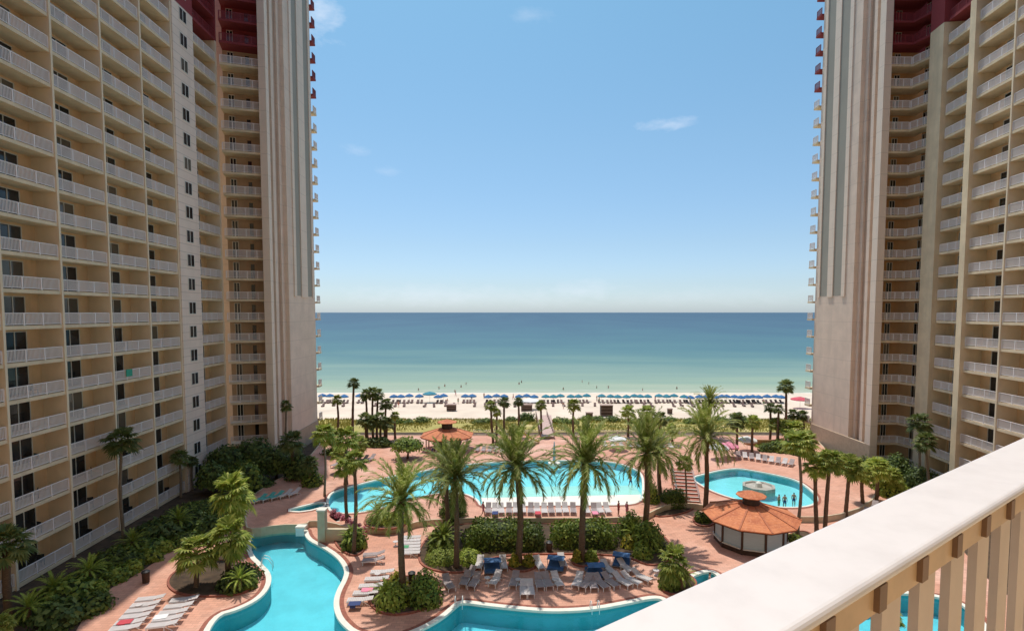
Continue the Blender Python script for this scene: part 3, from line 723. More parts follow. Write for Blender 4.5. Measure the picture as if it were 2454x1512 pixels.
fp((-6,1590),(2,1492),34,'sunlit fan palm tip in the bottom left corner','fan',z=0,tr=.15)
fp((556,1310),(558,1188),60,'sunlit bushy fan palm, tallest of the clump by the lagoon','fan',z=0,tr=.19,squash=1.25)
fp((549,1392),(552,1290),56,'shaded green fan palm in the middle of the clump by the lagoon','fan',z=0,tr=.2,squash=1.35)
fp((471,1408),(470,1322),60,'yellow-green low fan palm on the left of the clump by the lagoon','fan',z=0,tr=.16)
fp((1617,1405),(1614,1350),46,'bushy fan palm beside the hot tub','fan',z=0,tr=.15,squash=1.3)
fp((2120,1560),(2128,1480),40,'fan palm seen between the white balusters','fan',z=0,tr=.15)

def bush_mesh(seed, n, size, rx, ry, rz, flat=.0):
    """leaf clumps through the shell of a lumpy ellipsoid plus an inner mass"""
    random.seed(seed); mb = MB(); 
    def rad(d): return 1+.16*noise.noise(d*1.7+Vector((seed, 0, 0)))+.14*noise.noise(d*4+Vector((0, seed, 0)))
    for i in range(n):
        z = rnd(-.12, 1); a = rnd(0, 2*PI); s = math.sqrt(max(0, 1-z*z)); d = Vector((s*math.cos(a), s*math.sin(a), z))
        r = rad(d)*rnd(.78, 1.03)
        if flat: d = Vector((math.copysign(abs(d.x)**(1-flat), d.x), math.copysign(abs(d.y)**(1-flat), d.y), d.z if d.z < 0 else d.z**(1-flat*.8)))
        p = Vector((d.x*rx, d.y*ry, d.z*rz))*r
        if p.z < .02: p.z = rnd(.02, .15)
        nrm = (Vector((d.x/rx, d.y/ry, d.z/rz)).normalized()+Vector((rnd(-1, 1), rnd(-1, 1), rnd(-1, 1)))*.55).normalized(); u = nrm.cross(Vector((rnd(-1, 1), rnd(-1, 1), rnd(-1, 1)))).normalized(); v = u.cross(nrm).normalized()
        l = size*rnd(.6, 1.3); mb.add([p, p+u*l*.5+v*l*.36, p+u*l, p+u*l*.5-v*l*.36], [(0, 1, 2, 3)])
    core = MB(); nu, nv = 14, 7
    for j in range(nv+1):
        el = PI/2*j/nv
        for i in range(nu):
            a = 2*PI*i/nu; d = Vector((math.cos(a)*math.cos(el), math.sin(a)*math.cos(el), math.sin(el))); r = rad(d)*.78
            if flat: d = Vector((math.copysign(abs(d.x)**(1-flat), d.x), math.copysign(abs(d.y)**(1-flat), d.y), d.z**(1-flat*.8)))
            core.v.append((d.x*rx*r, d.y*ry*r, d.z*rz*r))
    for j in range(nv):
        for i in range(nu):
            a, b = j*nu+i, j*nu+(i+1) % nu; core.f.append((a, b, b+nu, a+nu)); core.m.append(1)
    mb.add(core.v, core.f, 1)
    return mb
bn = [0]; ORDW = ['first', 'second', 'third', 'fourth', 'fifth']
def bush(x, y, wpx, h, label, leaf='bush', z=0.0, depth=None, name='shrub', cat='shrub', dens=1.0, size=.26, flat=0.0, rz=0, group=None, trunk=0):
    bn[0] += 1; c = w(x, y, z); rx = wpx/2*c.y/FPX; ry = depth/2 if depth else rx*.9
    c = Vector((c.x, c.y+ry, z))
    area = rx*ry*3+(rx+ry)*h*2; n = int(min(6500, max(300, area*62*dens*(.26/size)**1.5)))
    root = thing(name, label, cat, c, rz, group)
    o = bush_mesh(bn[0]*3+1, n, size, rx, ry, h, flat).build('foliage', [M[leaf], M['core']], root, fix=False)
    if trunk:
        o.location.z = trunk; MB().tube([(0, 0, -.1), (.1, 0, trunk*.6), (-.1, .1, trunk+h*.3)], [.2, .14, .1], 7).build('trunk', M['trunk'], root, smooth=True)
    else:
        MB().tube([(0, 0, -.1), (0, 0, h*.4)], [.09, .06], 6).build('stem', M['trunk'], root)
    return root
# beds (raised mulch with brick kerb)
def bed(pts, z=0.0, kerb='brick', top='mulch'):
    L = Lp(pts, z); B = offset_loop(L, .18); mb = MB()
    mb.prism([(p.x, p.y) for p in L], z, z+.10, 0, walls=False)
    n = len(L)
    for i in range(n):
        j = (i+1) % n; a, b, c, d = L[i], L[j], B[j], B[i]
        mb.add([(a.x,a.y,z+.15),(b.x,b.y,z+.15),(c.x,c.y,z+.15),(d.x,d.y,z+.15),(c.x,c.y,z),(d.x,d.y,z),(a.x,a.y,z+.09),(b.x,b.y,z+.09)], [(0,1,2,3),(3,2,4,5),(0,6,7,1)], 1)
    struct(mb.build('planting_bed', [M[top], M[kerb]], fix=False))
bed([(400,1400),(420,1370),(480,1345),(560,1345),(600,1360),(612,1395),(585,1425),(500,1430),(430,1425)])
bed([(880,1440),(895,1405),(950,1385),(1020,1380),(1052,1400),(1050,1440),(1000,1468),(920,1475)])
bed([(1003,1330),(1020,1295),(1060,1265),(1120,1256),(1310,1256),(1330,1262),(1500,1256),(1560,1262),(1605,1300),(1610,1340),(1560,1360),(1500,1330),(1300,1326),(1165,1335),(1150,1365),(1080,1375),(1015,1360)])
bed([(800,1300),(815,1275),(850,1270),(880,1290),(870,1325),(840,1335)])
bed([(1580,1395),(1600,1375),(1650,1378),(1670,1400),(1650,1425),(1595,1425)])
bed([(870,1250),(900,1235),(970,1232),(985,1250),(950,1268),(890,1268)], T)
bed([(1555,1225),(1570,1190),(1600,1185),(1665,1195),(1665,1220),(1620,1235),(1570,1240)])
bed([(1660,1240),(1690,1232),(1720,1245),(1700,1262),(1670,1260)])
bed([(1216,1360),(1225,1345),(1275,1345),(1285,1360),(1250,1372)])
bed([(1370,1350),(1380,1335),(1430,1335),(1440,1348),(1400,1360)])
bed([(1890,1300),(1900,1275),(1940,1275),(1950,1300),(1915,1312)])
# middle bushes
bush(1195,1326,172,2.5,'clipped long hedge, left half, behind the blue lounge canopies','bush',depth=3.4,flat=.45,name='hedge',cat='hedge',dens=1.3)
bush(1278,1325,62,2.3,'dark rounded end of the left hedge beside the narrow garden gap','bushdark',depth=3.0,flat=.3,name='hedge',cat='hedge')
bush(1404,1320,168,2.5,'clipped long hedge, right half, behind the blue lounge canopies','bush',depth=3.2,flat=.45,name='hedge',cat='hedge',dens=1.3)
bush(1052,1330,62,2.2,'green arching shrub at the left end of the long hedge','bush',size=.4)
bush(1055,1364,92,1.15,'lime ground-cover mound, left half, around the date palm','bushlight',depth=4.6,size=.15,dens=1.3,flat=.1)
bush(1122,1362,60,1.0,'lime ground-cover mound, right half, around the date palm','bushlight',depth=3,size=.16)
bush(1518,1300,70,2.6,'tall shrub right of the long hedge, left of the date palm trunk','bush')
bush(1562,1330,84,2.8,'tall rounded green shrub right of the date palm trunk','bush')
bush(1512,1320,44,1.3,'yellow-flecked croton in front of the tall shrubs','bushyellow',size=.3)
bush(1545,1345,52,1.1,'lime low shrub at the foot of the tall shrubs','bushlight')
bush(1012,1466,88,2.4,'rounded green shrub, right side of the round island','bush',depth=3)
bush(933,1472,96,1.6,'rounded lime shrub, left side of the round island','bushlight',depth=3.2)
bush(950,1425,50,1.7,'yellow croton behind the palm of the round island','bushyellow',size=.3)
bush(840,1325,64,2.0,'shrub under the pair of skirted fan palms','bush',size=.34)
bush(930,1262,100,1.3,'flowering lime shrubs in the terrace bed left of the date palm','bushlight',z=T,depth=1.8,size=.3)
bush(1082,1245,70,3.0,'dark tall shrub on the terrace behind the twin palm trunks','bushdark',z=T)
bush(1075,1262,40,1.6,'small shrub in front of the dark terrace shrub','bush')
bush(1622,1222,76,2.0,'clipped dome shrub below the brick steps','bush',depth=3,flat=.15,dens=1.4,size=.18)
bush(1567,1222,46,2.9,'yellow-green upright shrub left of the dome shrub','bushlight')
bush(1690,1256,44,1.1,'small shrub at the foot of the pool-bar palm','bush')
bush(1232,1362,26,1.0,'yellow croton left of the tall palm trunk','bushyellow',size=.3)
bush(1268,1362,30,1.0,'yellow croton right of the tall palm trunk','bushyellow',size=.3)
bush(1384,1350,24,1.1,'yellow croton left of the right-hand palm trunk','bushyellow',size=.3)
bush(1418,1350,34,1.0,'yellow-green croton right of the right-hand palm trunk','bushlight',size=.3)
bush(1915,1306,52,.7,'low lime ground cover right of the pool bar','bushlight',size=.16)
bush(545,1428,100,1.5,'dark low shrubs at the foot of the fan palm clump','bushdark',depth=4,size=.34)
bush(585,1418,44,1.2,'green shrub at the lagoon side of the fan palm clump','bush',size=.34)
bush(1612,1422,60,1.4,'shrub around the bushy fan palm by the hot tub','bush',size=.34)
# terrace rear
bush(970,1108,80,1.6,'round leafy tree left of the far gazebo','bush',z=T,name='tree',cat='tree',trunk=1.6,size=.4)
bush(1860,1085,76,1.5,'dark hedge beneath the palms behind the round pool','bushdark',z=T,depth=2)
bush(1850,1075,70,.6,'lime clipped bed edge behind the round pool','bushlight',z=T,depth=2)
bush(1885,1088,60,1.8,'bright feathery shrub left of the right tower','bush',z=T,size=.4)
bush(1935,1095,60,2.6,'dense green shrub at the foot of the right tower','bush',z=T,size=.4)
bush(900,1074,84,1.6,'dark shrubbery under the clustered left palms','bushdark',z=T,depth=2.5,size=.4)
bush(800,1092,70,1.1,'dark shrub border near the left tower corner','bushdark',z=T,depth=2,size=.4)
bush(1262,1072,40,.8,'low shrub by the yellow slide','bushdark',z=T,size=.3)
bush(1215,1070,60,1.0,'low shrub border under the fan palms right of the far gazebo','bushdark',z=T,depth=1.5,size=.3)
# left garden in the shade
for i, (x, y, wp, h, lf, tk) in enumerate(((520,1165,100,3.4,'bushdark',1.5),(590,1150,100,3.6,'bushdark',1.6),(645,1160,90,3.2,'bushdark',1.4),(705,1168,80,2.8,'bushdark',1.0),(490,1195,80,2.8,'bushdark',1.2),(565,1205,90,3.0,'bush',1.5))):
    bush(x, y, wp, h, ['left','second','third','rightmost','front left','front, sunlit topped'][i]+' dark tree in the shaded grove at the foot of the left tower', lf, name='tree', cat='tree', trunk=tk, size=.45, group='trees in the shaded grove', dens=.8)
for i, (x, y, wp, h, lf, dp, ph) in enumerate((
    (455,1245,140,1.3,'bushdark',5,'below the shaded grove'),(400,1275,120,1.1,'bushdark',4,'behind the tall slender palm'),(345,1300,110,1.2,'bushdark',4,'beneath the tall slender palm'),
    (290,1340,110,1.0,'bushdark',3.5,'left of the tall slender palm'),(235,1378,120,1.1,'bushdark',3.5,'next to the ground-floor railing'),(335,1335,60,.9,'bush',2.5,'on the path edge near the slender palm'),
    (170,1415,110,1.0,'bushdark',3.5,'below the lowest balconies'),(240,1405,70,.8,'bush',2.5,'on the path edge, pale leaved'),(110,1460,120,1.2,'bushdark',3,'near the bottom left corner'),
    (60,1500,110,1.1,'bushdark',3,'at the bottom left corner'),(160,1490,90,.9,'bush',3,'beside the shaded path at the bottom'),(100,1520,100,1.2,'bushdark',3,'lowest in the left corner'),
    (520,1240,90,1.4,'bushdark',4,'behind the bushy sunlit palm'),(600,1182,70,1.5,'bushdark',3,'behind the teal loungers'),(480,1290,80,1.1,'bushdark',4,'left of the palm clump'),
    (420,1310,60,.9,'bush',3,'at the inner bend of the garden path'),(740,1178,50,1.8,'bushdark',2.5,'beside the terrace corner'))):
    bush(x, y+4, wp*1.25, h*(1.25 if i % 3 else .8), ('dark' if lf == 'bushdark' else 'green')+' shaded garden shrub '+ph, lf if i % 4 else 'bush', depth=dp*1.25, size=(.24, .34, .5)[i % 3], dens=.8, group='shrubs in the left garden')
# right garden
for i, (x, y, wp, h, lf, ph) in enumerate(((2155,1196,86,3.0,'bushlight','nearest the handrail, bright and rounded'),(2120,1168,80,3.4,'bushlight','behind the bright rounded one'),(2175,1150,80,3.0,'bushdark','under the right wing balconies'),
    (2085,1150,70,2.6,'bushdark','between palms and right tower'),(2030,1135,80,2.6,'bush','at the foot of the right tower pilasters'),(2240,1180,90,2.6,'bushdark','at the right wing base'),(1990,1125,60,2.2,'bush','left of the right tower base'))):
    bush(x, y, wp, h, 'garden shrub '+ph, lf, size=.32, group='shrubs by the right wing')
# cycads
CY_ = date_crown(21, 34).mesh('cycad_crown', M['bushlight'])
for x, y, Rp, z_, ph in ((1062,1322,48,0,'at the left end of the long hedge'),(925,1452,40,0,'in the left half of the round bush island'),(1005,1450,38,0,'in the right half of the round bush island'),
        (905,1252,34,T,'in the terrace bed behind the lone date palm'),(845,1312,36,0,'under the skirted fan palms'),(1552,1318,44,0,'among the tall mixed shrubs'),(1518,1300,34,0,'yellowish, left of the tall mixed shrubs'),(575,1418,40,0,'at the foot of the lagoon palm clump'),(1632,1412,40,0,'beside the hot tub'),(130,1440,52,0,'in the left garden beneath the lowest balconies'),(215,1395,46,0,'in the left garden under the second balcony column'),(318,1325,42,0,'in the left garden beside the tall slender palm'),(430,1270,40,0,'in the left garden toward the shaded grove'),(70,1490,50,0,'in the bottom left corner of the garden')):
    c = w(x, y, z_); r_ = thing('cycad', 'feathery green cycad '+ph, 'plant', c); h_ = 1.1 if Rp != 48 else 1.5
    MB().tube([(0, 0, -.1), (0, 0, h_)], [.2, .16], 8).build('stem', M['trunk'], r_); k_ = Rp*c.y/FPX
    link('fronds', CY_, r_, loc=(0, 0, h_-.05), rz=x, scale=(k_, k_, k_*.8))
# pale shrubs along the garden path
for i, (x, y, wp) in enumerate(((215,1432,50),(262,1400,54),(305,1378,46),(350,1352,50),(385,1328,44))):
    bush(x, y, wp, .95, ORDW[i]+' of the pale green shrubs edging the garden path, counted from the front', 'bushlight', size=.3, group='pale shrubs edging the garden path')
# dune grass and dune shrubs
random.seed(77); mb = MB()
for i in range(15000):
    x = rnd(-52, 72); Y = far+.6+rnd(0, 1)**.8*12; z = 0
    for r in range(4):
        if rows[r][0] <= Y <= rows[r+1][0]:
            t = (Y-rows[r][0])/(rows[r+1][0]-rows[r][0]); z = rows[r][1]*(1-t)+rows[r+1][1]*t
    if noise.noise(Vector((x*.12, Y*.2, 5))) < -.22: continue
    hgt = rnd(.2, .55); a = rnd(0, PI); d = Vector((math.cos(a), math.sin(a), 0))*rnd(.08, .2); lean = Vector((rnd(-.25, .25), rnd(-.2, .2), 0))
    mb.add([Vector((x, Y, z-.1))-d, Vector((x, Y, z-.1))+d, Vector((x, Y, z+hgt))+lean], [(0, 1, 2)])
o = mb.build('dune_grass', M['dune'], fix=False); o['kind'] = 'stuff'; tag(o, 'yellow-green dune grass between the deck and the sand', 'grass')
random.seed(5)
for i, x in enumerate((945,975,1010,1150,1165,1225,1262,1345,1375,1405,1435,1470,1530,1610,1660,1730,1780)):
    bush(x, 1016+rnd(-5, 4), 46 if x == 1262 else rnd(24, 46), 1.9 if x == 1262 else rnd(.7, 1.2), ('big round dark dune shrub left of the boardwalk' if x == 1262 else 'low olive dune shrub along the edge of the sand'), 'bushdark' if x == 1262 else 'bush', z=.0, depth=3, size=.4, name='dune_shrub', cat='shrub', dens=.7, group=None if x == 1262 else 'dune shrubs')
# flower steps planter
for i in range(7):
    bush(797+i*12, 1238+i*7, 20, .7, ['first','second','third','fourth','fifth','sixth','last'][i]+' pink flower clump down the side of the garden steps', 'flower', z=max(.05, T-.09*i), size=.16, name='flower_clump', cat='flowers', group='pink flowers by the garden steps', dens=1.2)

# ------------------------------------------------------------------ gazebos
def gazebo(label, c, z, R, r, n, ze, zr, zl, walls):
    root = thing('gazebo', label, 'gazebo', c); ph = PI/n
    prof = [(R*.97, ze-.12), (R, ze-.02), (R, ze+.03), (r, zr)]
    roof = MB().lathe(prof, n, mi=0, ph=ph).build('roof', [M['roof']], root)
    mb = MB()
    for j in range(n):
        a = 2*PI*j/n+ph; mb.bar((R*math.cos(a), R*math.sin(a), ze+.05), (r*math.cos(a), r*math.sin(a), zr+.02), .16, .07)
    mb.build('roof_ridge', M['ridge'], roof)
    MB().lathe([(r*.78, zr-.05), (r*.78, zl)], n, ph=ph).build('lantern', M['darkwood'], root)
    cap = MB().lathe([(r*1.4, zl-.05), (r*1.4, zl+.02), (.12, zl+.45)], n, ph=ph).build('lantern_cap', M['roof'], root)
    mb = MB()
    for j in range(n):
        a = 2*PI*j/n+ph; mb.bar((R*.965*math.cos(a), R*.965*math.sin(a), ze-.08), (R*.965*math.cos(a+2*PI/n), R*.965*math.sin(a+2*PI/n), ze-.08), .06, .22)
    mb.build('fascia', M['darkwood'], root)
    rb_ = R*(.72 if walls else .78)
    for j in range(n):
        a = 2*PI*j/n+ph; MB().box(-.09, .09, -.09, .09, z, ze, M=Matrix.Translation((rb_*math.cos(a), rb_*math.sin(a), 0))@Matrix.Rotation(a, 4, 'Z')).build('post', M['white'] if not walls else M['darkwood'], root)
    if walls:
        for j in range(n):
            a0, a1 = 2*PI*j/n+ph, 2*PI*(j+1)/n+ph; A = Vector((rb_*math.cos(a0), rb_*math.sin(a0), 0)); B = Vector((rb_*math.cos(a1), rb_*math.sin(a1), 0)); d = (B-A).normalized()
            A += d*.1; B -= d*.1
            MB().bar(A*.995+Vector((0, 0, 1.6)), B*.995+Vector((0, 0, 1.6)), .05, 2.1).build('roller_shutter', M['panel'], root)
            MB().bar(A+Vector((0, 0, .27)), B+Vector((0, 0, .27)), .12, .54).build('counter_front', M['darkwood'], root)
            MB().bar(A*1.03+Vector((0, 0, .57)), B*1.03+Vector((0, 0, .57)), .3, .05).build('counter_top', M['coping'], root)
    else:
        MB().lathe([(rb_*.62, z), (rb_*.62, z+1.0), (rb_*.72, z+1.0), (rb_*.72, z+1.08)], n, ph=ph).build('bar_counter', M['darkwood'], root)
        MB().lathe([(.9, z), (.9, ze-.3)], n, ph=ph).build('bar_core', M['wood'], root)
    return root
gazebo('octagonal pool bar with terracotta roof and pale roller shutters beside the round pool', (23.3, 51.9, 0), 0, 4.5, 1.0, 10, 2.75, 3.9, 4.75, True)
cg = w(1066, 1088, T)
gazebo('open terracotta-roofed gazebo on posts at the seaward end of the terrace', (cg.x, cg.y+3.2, 0), T, 4.4, 1.15, 8, 2.85, 3.95, 4.98, False)

# ------------------------------------------------------------------ loungers
def lounger(mt, back=.45, name='sun_lounger'):
    root = thing(name, 'x', 'sun lounger'); L, Wd, h = 1.3, .66, .36
    mb = MB(); mb.box(0, L, -Wd/2, -Wd/2+.05, h-.07, h-.01); mb.box(0, L, Wd/2-.05, Wd/2, h-.07, h-.01)
    for x in (.08, L-.1):
        for y in (-Wd/2+.03, Wd/2-.03): mb.box(x-.03, x+.03, y-.025, y+.025, 0, h-.07)
    for x in (L+.45,):
        for y in (-Wd/2+.03, Wd/2-.03): mb.bar((L-.05, y, h-.04), (x, y, 0), .04, .04)
    mb.build('frame', M['white'], root)
    s = MB()
    for i in range(9): s.box(.02+i*.143, .02+i*.143+.125, -Wd/2+.03, Wd/2-.03, h, h+.035)
    s.build('seat', M[mt], root)
    b = MB(); Mx = Matrix.Translation((L, 0, h+.01))@Matrix.Rotation(-back, 4, 'Y')
    for i in range(5): b.box(.01+i*.14, .01+i*.14+.125, -Wd/2+.03, Wd/2-.03, 0, .035, M=Mx)
    b.build('backrest', M[mt], root)
    return root
LGP = {}
def place_lounger(x, y, z, ang, mt, label, group, back=.45):
    key = (mt, back); p = w(x, y, z); p.z = z+.02
    if key not in LGP:
        r = lounger(mt, back); r.location = p; r.rotation_euler = (0, 0, ang); r['label'] = label; r['group'] = group; LGP[key] = r; return r
    return dup(LGP[key], p, ang, label, group)
ORD = ['nearest', 'second nearest', 'third nearest', 'fourth nearest', 'fifth nearest', 'sixth nearest', 'seventh nearest', 'eighth nearest', 'ninth nearest', 'tenth nearest']
NTH = ['1st', '2nd', '3rd']+['%dth' % i for i in range(4, 40)]
for i in range(5):
    place_lounger(832+i*14, 1448-i*17, 0, math.radians(4), 'lounge', ORD[i]+' white lounger in the slanted row left of the round bush island', 'loungers beside the round island', .12)
for i in range(6):
    place_lounger(955+i*1, 1333-i*7.6, 0, 0, 'lounge', ORD[i]+' white lounger in the stack-like row behind the lone date palm', 'loungers behind the lone palm', .05)
for i, (x, y) in enumerate(((868,1352),(870,1338))):
    place_lounger(x, y, 0, math.radians(8), 'loungegrey', ['front','rear'][i]+' shaded lounger under the skirted palms at the lagoon edge', 'loungers under the skirted palms', .3)
for i in range(6):
    place_lounger(262+i*13, 1520-i*14.5, 0, math.radians(12), 'lounge', ORD[i]+' of the left column of loungers at the bottom left', 'loungers at the bottom left', .15)
for i in range(5):
    place_lounger(352+i*14, 1512-i*15.5, 0, math.radians(12), 'lounge', ORD[i]+' of the right column of loungers at the bottom left', 'loungers at the bottom left', .15)
mid = [(1084,1420,115,'loungegrey'),(1108,1412,80,'loungegrey'),(1128,1416,75,'loungegrey'),(1145,1372,85,'lounge'),(1178,1410,72,'lounge'),(1208,1372,95,'lounge'),(1228,1414,80,'loungegrey'),(1256,1436,90,'lounge'),(1272,1436,92,'lounge'),(1296,1418,95,'loungegrey'),(1318,1416,100,'loungegrey'),(1345,1414,105,'lounge'),(1378,1414,70,'lounge'),(1394,1418,62,'loungegrey'),(1425,1420,92,'loungegrey'),(1455,1418,112,'loungegrey'),(1480,1414,118,'loungegrey'),(1512,1412,125,'lounge'),(1535,1408,130,'lounge'),(1560,1400,132,'lounge'),(1300,1372,105,'lounge'),(1352,1366,95,'lounge'),(1470,1382,110,'lounge'),(1515,1378,115,'lounge'),(1110,1398,65,'loungegrey')]
for i, (x, y, a, mt) in enumerate(mid):
    near = {True: 'in the front line by the curved pool edge', False: 'just behind the front line, under the palms'}[y > 1400]
    place_lounger(x, y, 0, math.radians(a), mt, ('white' if mt == 'lounge' else 'grey')+' lounger, '+NTH[sorted(m_[0] for m_ in mid).index(x)]+' from the left in the middle patio group by the curved pool', 'loungers on the middle patio', .55)
for i in range(18):
    x = 1168+i*17.2
    if 1385 < x < 1400: continue
    place_lounger(x, 1236+.6*math.sin(i), T, math.radians(90+rnd(-6, 6)), 'lounge' if i % 3 else 'loungegrey', NTH[i]+' lounger from the left in the row along the pale pool beach', 'loungers along the pale pool beach', .8)
for i in range(5):
    place_lounger(604+i*21, 1209-i*4, .6, math.radians(62), 'teal' if i < 3 else 'lounge', ['first','second','third'][i % 3]+(' teal' if i < 3 else ' pale')+' lounger from the left in the shade below the grove', 'loungers below the shaded grove', .5)
for i in range(9):
    place_lounger(1772+i*15, 1100+i*2.4, T, math.radians(75-i*3), 'lounge' if i % 2 else 'loungegrey', NTH[i]+' lounger from the left in the arc behind the round pool', 'loungers behind the round pool', .6)
for i in range(9):
    place_lounger(1452+i*20, 1074+.5*i, T, math.radians(90), 'lounge', NTH[i]+' lounger from the left along the seaward deck edge right of the fountain', 'loungers on the seaward deck', .6)
for i in range(5):
    place_lounger(1140+i*15, 1085+i, T, math.radians(80), 'loungegrey', NTH[i]+' lounger from the left beside the open gazebo', 'loungers beside the open gazebo', .6)
for i in range(6):
    place_lounger(795+i*17, 1122+i*-3, T, math.radians(70), 'loungegrey', NTH[i]+' lounger from the left on the deck near the left tower', 'loungers near the left tower', .6)
for i in range(5):
    place_lounger(1990+i*26, 1290-i*16, 0, math.radians(20+i*8), 'loungegrey', NTH[i]+' lounger from the left under the row of stout fan palms', 'loungers under the stout palms', .6)
# small things on the patio
tb = None
for lab, x, y in (('beside the slanted row of white loungers', 905, 1386), ('in the front patio line, left end', 1168, 1396), ('between two front-line loungers left of centre', 1242, 1400), ('behind the front patio line, centre', 1330, 1400), ('right of the dark blue daybed', 1462, 1392), ('at the right end of the front patio line', 1572, 1378), ('near the lounger stack behind the lone palm', 948, 1308), ('between the bottom left lounger columns', 334, 1462)):
    p = w(x, y); 
    if tb is None:
        tb = thing('side_table', 'small round white side table '+lab, 'table', (p.x, p.y, .02), 0, 'side tables on the patio')
        MB().lathe([(.26, .42), (.26, .45)], 14).build('table_top', M['lounge'], tb); MB().lathe([(.2, 0), (.04, .06), (.03, .42)], 10).build('pedestal', M['white'], tb)
    else: dup(tb, (p.x, p.y, .02), 0, 'small round white side table '+lab)
for lab, cl, x, y, z_, a_ in (('navy towel draped over the nearest slanted lounger', 'navy', 850, 1446, 0, 4), ('pink towel on the third slanted lounger', 'pink', 880, 1413, 0, 4), ('red towel on a lounger of the bottom left group', 'redcloth', 300, 1490, 0, 12), ('white towel on a bottom left lounger', 'whitecloth', 385, 1478, 0, 12),
        ('green towel on a lounger of the stack behind the lone palm', 'greencloth', 968, 1310, 0, 0), ('navy towel on the terrace lounger row, left part', 'navy', 1186, 1229, T, 90), ('red towel on the terrace lounger row, middle', 'redcloth', 1289, 1229, T, 90), ('pink towel on the terrace lounger row, right part', 'pink', 1426, 1229, T, 90)):
    p = w(x, y, z_+.4); o = MB().box(-.45, .45, -.3, .3, 0, .025).box(-.3, .1, -.34, -.3, -.2, .025).build('towel', M[cl], loc=(p.x, p.y, z_+.43), rz=math.radians(a_)); tag(o, lab, 'towel')
# blue canopied day beds
def daybed(x, y, ang, label):
    p = w(x, y); root = thing('canopied_daybed', label, 'daybed', (p.x, p.y, .02), math.radians(ang), 'blue canopied daybeds'); root.scale = (.92, .92, .8)
    MB().box(-.75, .75, -1.0, 1.0, .22, .42).build('mattress', M['blue'], root)
    fr_ = MB()
    for sx in (-.78, .78):
        for sy in (-.95, .95): fr_.box(sx-.03, sx+.03, sy-.03, sy+.03, 0, .3)
    fr_.box(-.8, .8, -1.02, 1.02, .16, .22); fr_.build('frame', M['metal'], root)
    c = MB(); n = 8
    for i in range(n):
        t0, t1 = i/n, (i+1)/n; f = lambda t: (1.0-1.75*t, .42+.98*math.sin(PI*(.10+.56*t)))
        (ya_, za_), (yb_, zb_) = f(t0), f(t1)
        c.add([(-.8, ya_, za_), (.8, ya_, za_), (.8, yb_, zb_), (-.8, yb_, zb_), (-.8, ya_-.01, za_-.03), (.8, ya_-.01, za_-.03), (.8, yb_-.01, zb_-.03), (-.8, yb_-.01, zb_-.03)], [(0, 1, 2, 3), (7, 6, 5, 4), (0, 3, 7, 4), (1, 5, 6, 2)] + ([(3, 2, 6, 7)] if i == n-1 else []) + ([(0, 4, 5, 1)] if i == 0 else []))
    c.build('canopy', M['blue'], root)
    a = MB()
    for sx in (-.8, .8): a.tube([(sx*1.02, -.1, .3), (sx*1.02, -.3, .9), (sx*1.02, -.72, 1.30)], .03, 6)
    a.build('canopy_arm', M['metal'], root)
daybed(1180, 1366, 5, 'leftmost blue canopied daybed, in front of the left hedge')
daybed(1333, 1360, -12, 'blue canopied daybed in front of the gap between the hedges')
daybed(1426, 1378, 4, 'darkest blue canopied daybed, below the right-hand palm trunk')
daybed(1490, 1352, -18, 'rightmost blue canopied daybed, open toward the paving')

pc = None; random.seed(3)
spots = [(2,0,3.4),(2,1,3.2),(3,1,3.5),(3,0,3.0),(4,1,3.3),(4,0,3.1),(3,2,3.4),(2,2,3.2),(4,2,3.5),(2,3,3.3),(3,4,3.0),(5,1,3.1),(5,0,3.4),(2,5,3.6),(4,6,3.3),(5,6,3.4)]
BW = {2: 'first big', 3: 'second', 4: 'third', 5: 'fourth'}; FW = ['ground floor', 'first floor', 'second floor', 'third floor', 'fourth floor', 'fifth floor', 'sixth floor']
for b_, k_, dx in spots:
    Y_ = Ys[b_]+dx; loc = (LX(Y_)-.95, Y_, FZ(k_)); lab = 'dark patio chair on the %s balcony, %s column of the left wing' % (FW[k_], BW[b_])
    if pc is None:
        pc = thing('patio_chair', lab, 'chair', loc, .4, 'patio chairs on the left wing balconies')
        MB().box(-.25, .25, -.25, .25, .42, .46).build('seat', M['black'], pc); MB().box(-.25, .25, .22, .26, .46, .95).build('backrest', M['black'], pc)
        m = MB()
        for sx in (-.23, .23):
            for sy in (-.23, .23): m.box(sx-.02, sx+.02, sy-.02, sy+.02, 0, .42)
        for sx in (-.27, .27): m.box(sx-.02, sx+.02, -.22, .24, .62, .66)
        m.build('frame', M['black'], pc)
    else: dup(pc, loc, rnd(-1, 2), lab)
Y_ = 57.2; t_ = MB().box(-.02, .05, -.45, .45, .35, 1.10).build('towel', plain('green_towel', (.05, .38, .25), .9, .1), loc=(LX(Y_)+.06, Y_, FZ(5)), rz=.03); tag(t_, 'green towel hung over a left wing balcony railing', 'towel')
for lab, x, y, a_ in (('curved steel pool handrail at the tip of the palm clump bulge', 640, 1356, .3), ('curved steel pool ladder rail at the front patio edge', 1100, 1452, 1.6), ('curved steel pool ladder rail on the curved edge right of centre', 1425, 1464, 1.6)):
    p = w(x, y); r_ = thing('pool_handrail', lab, 'handrail', (p.x, p.y, 0), a_)
    for y_ in (-.28, .28): MB().tube([(-.45, y_, 0), (-.42, y_, .7), (-.2, y_, .9), (.15, y_, .75), (.45, y_, .2), (.5, y_, -.4)], .03, 6).build('rail', M['white'], r_, smooth=True)
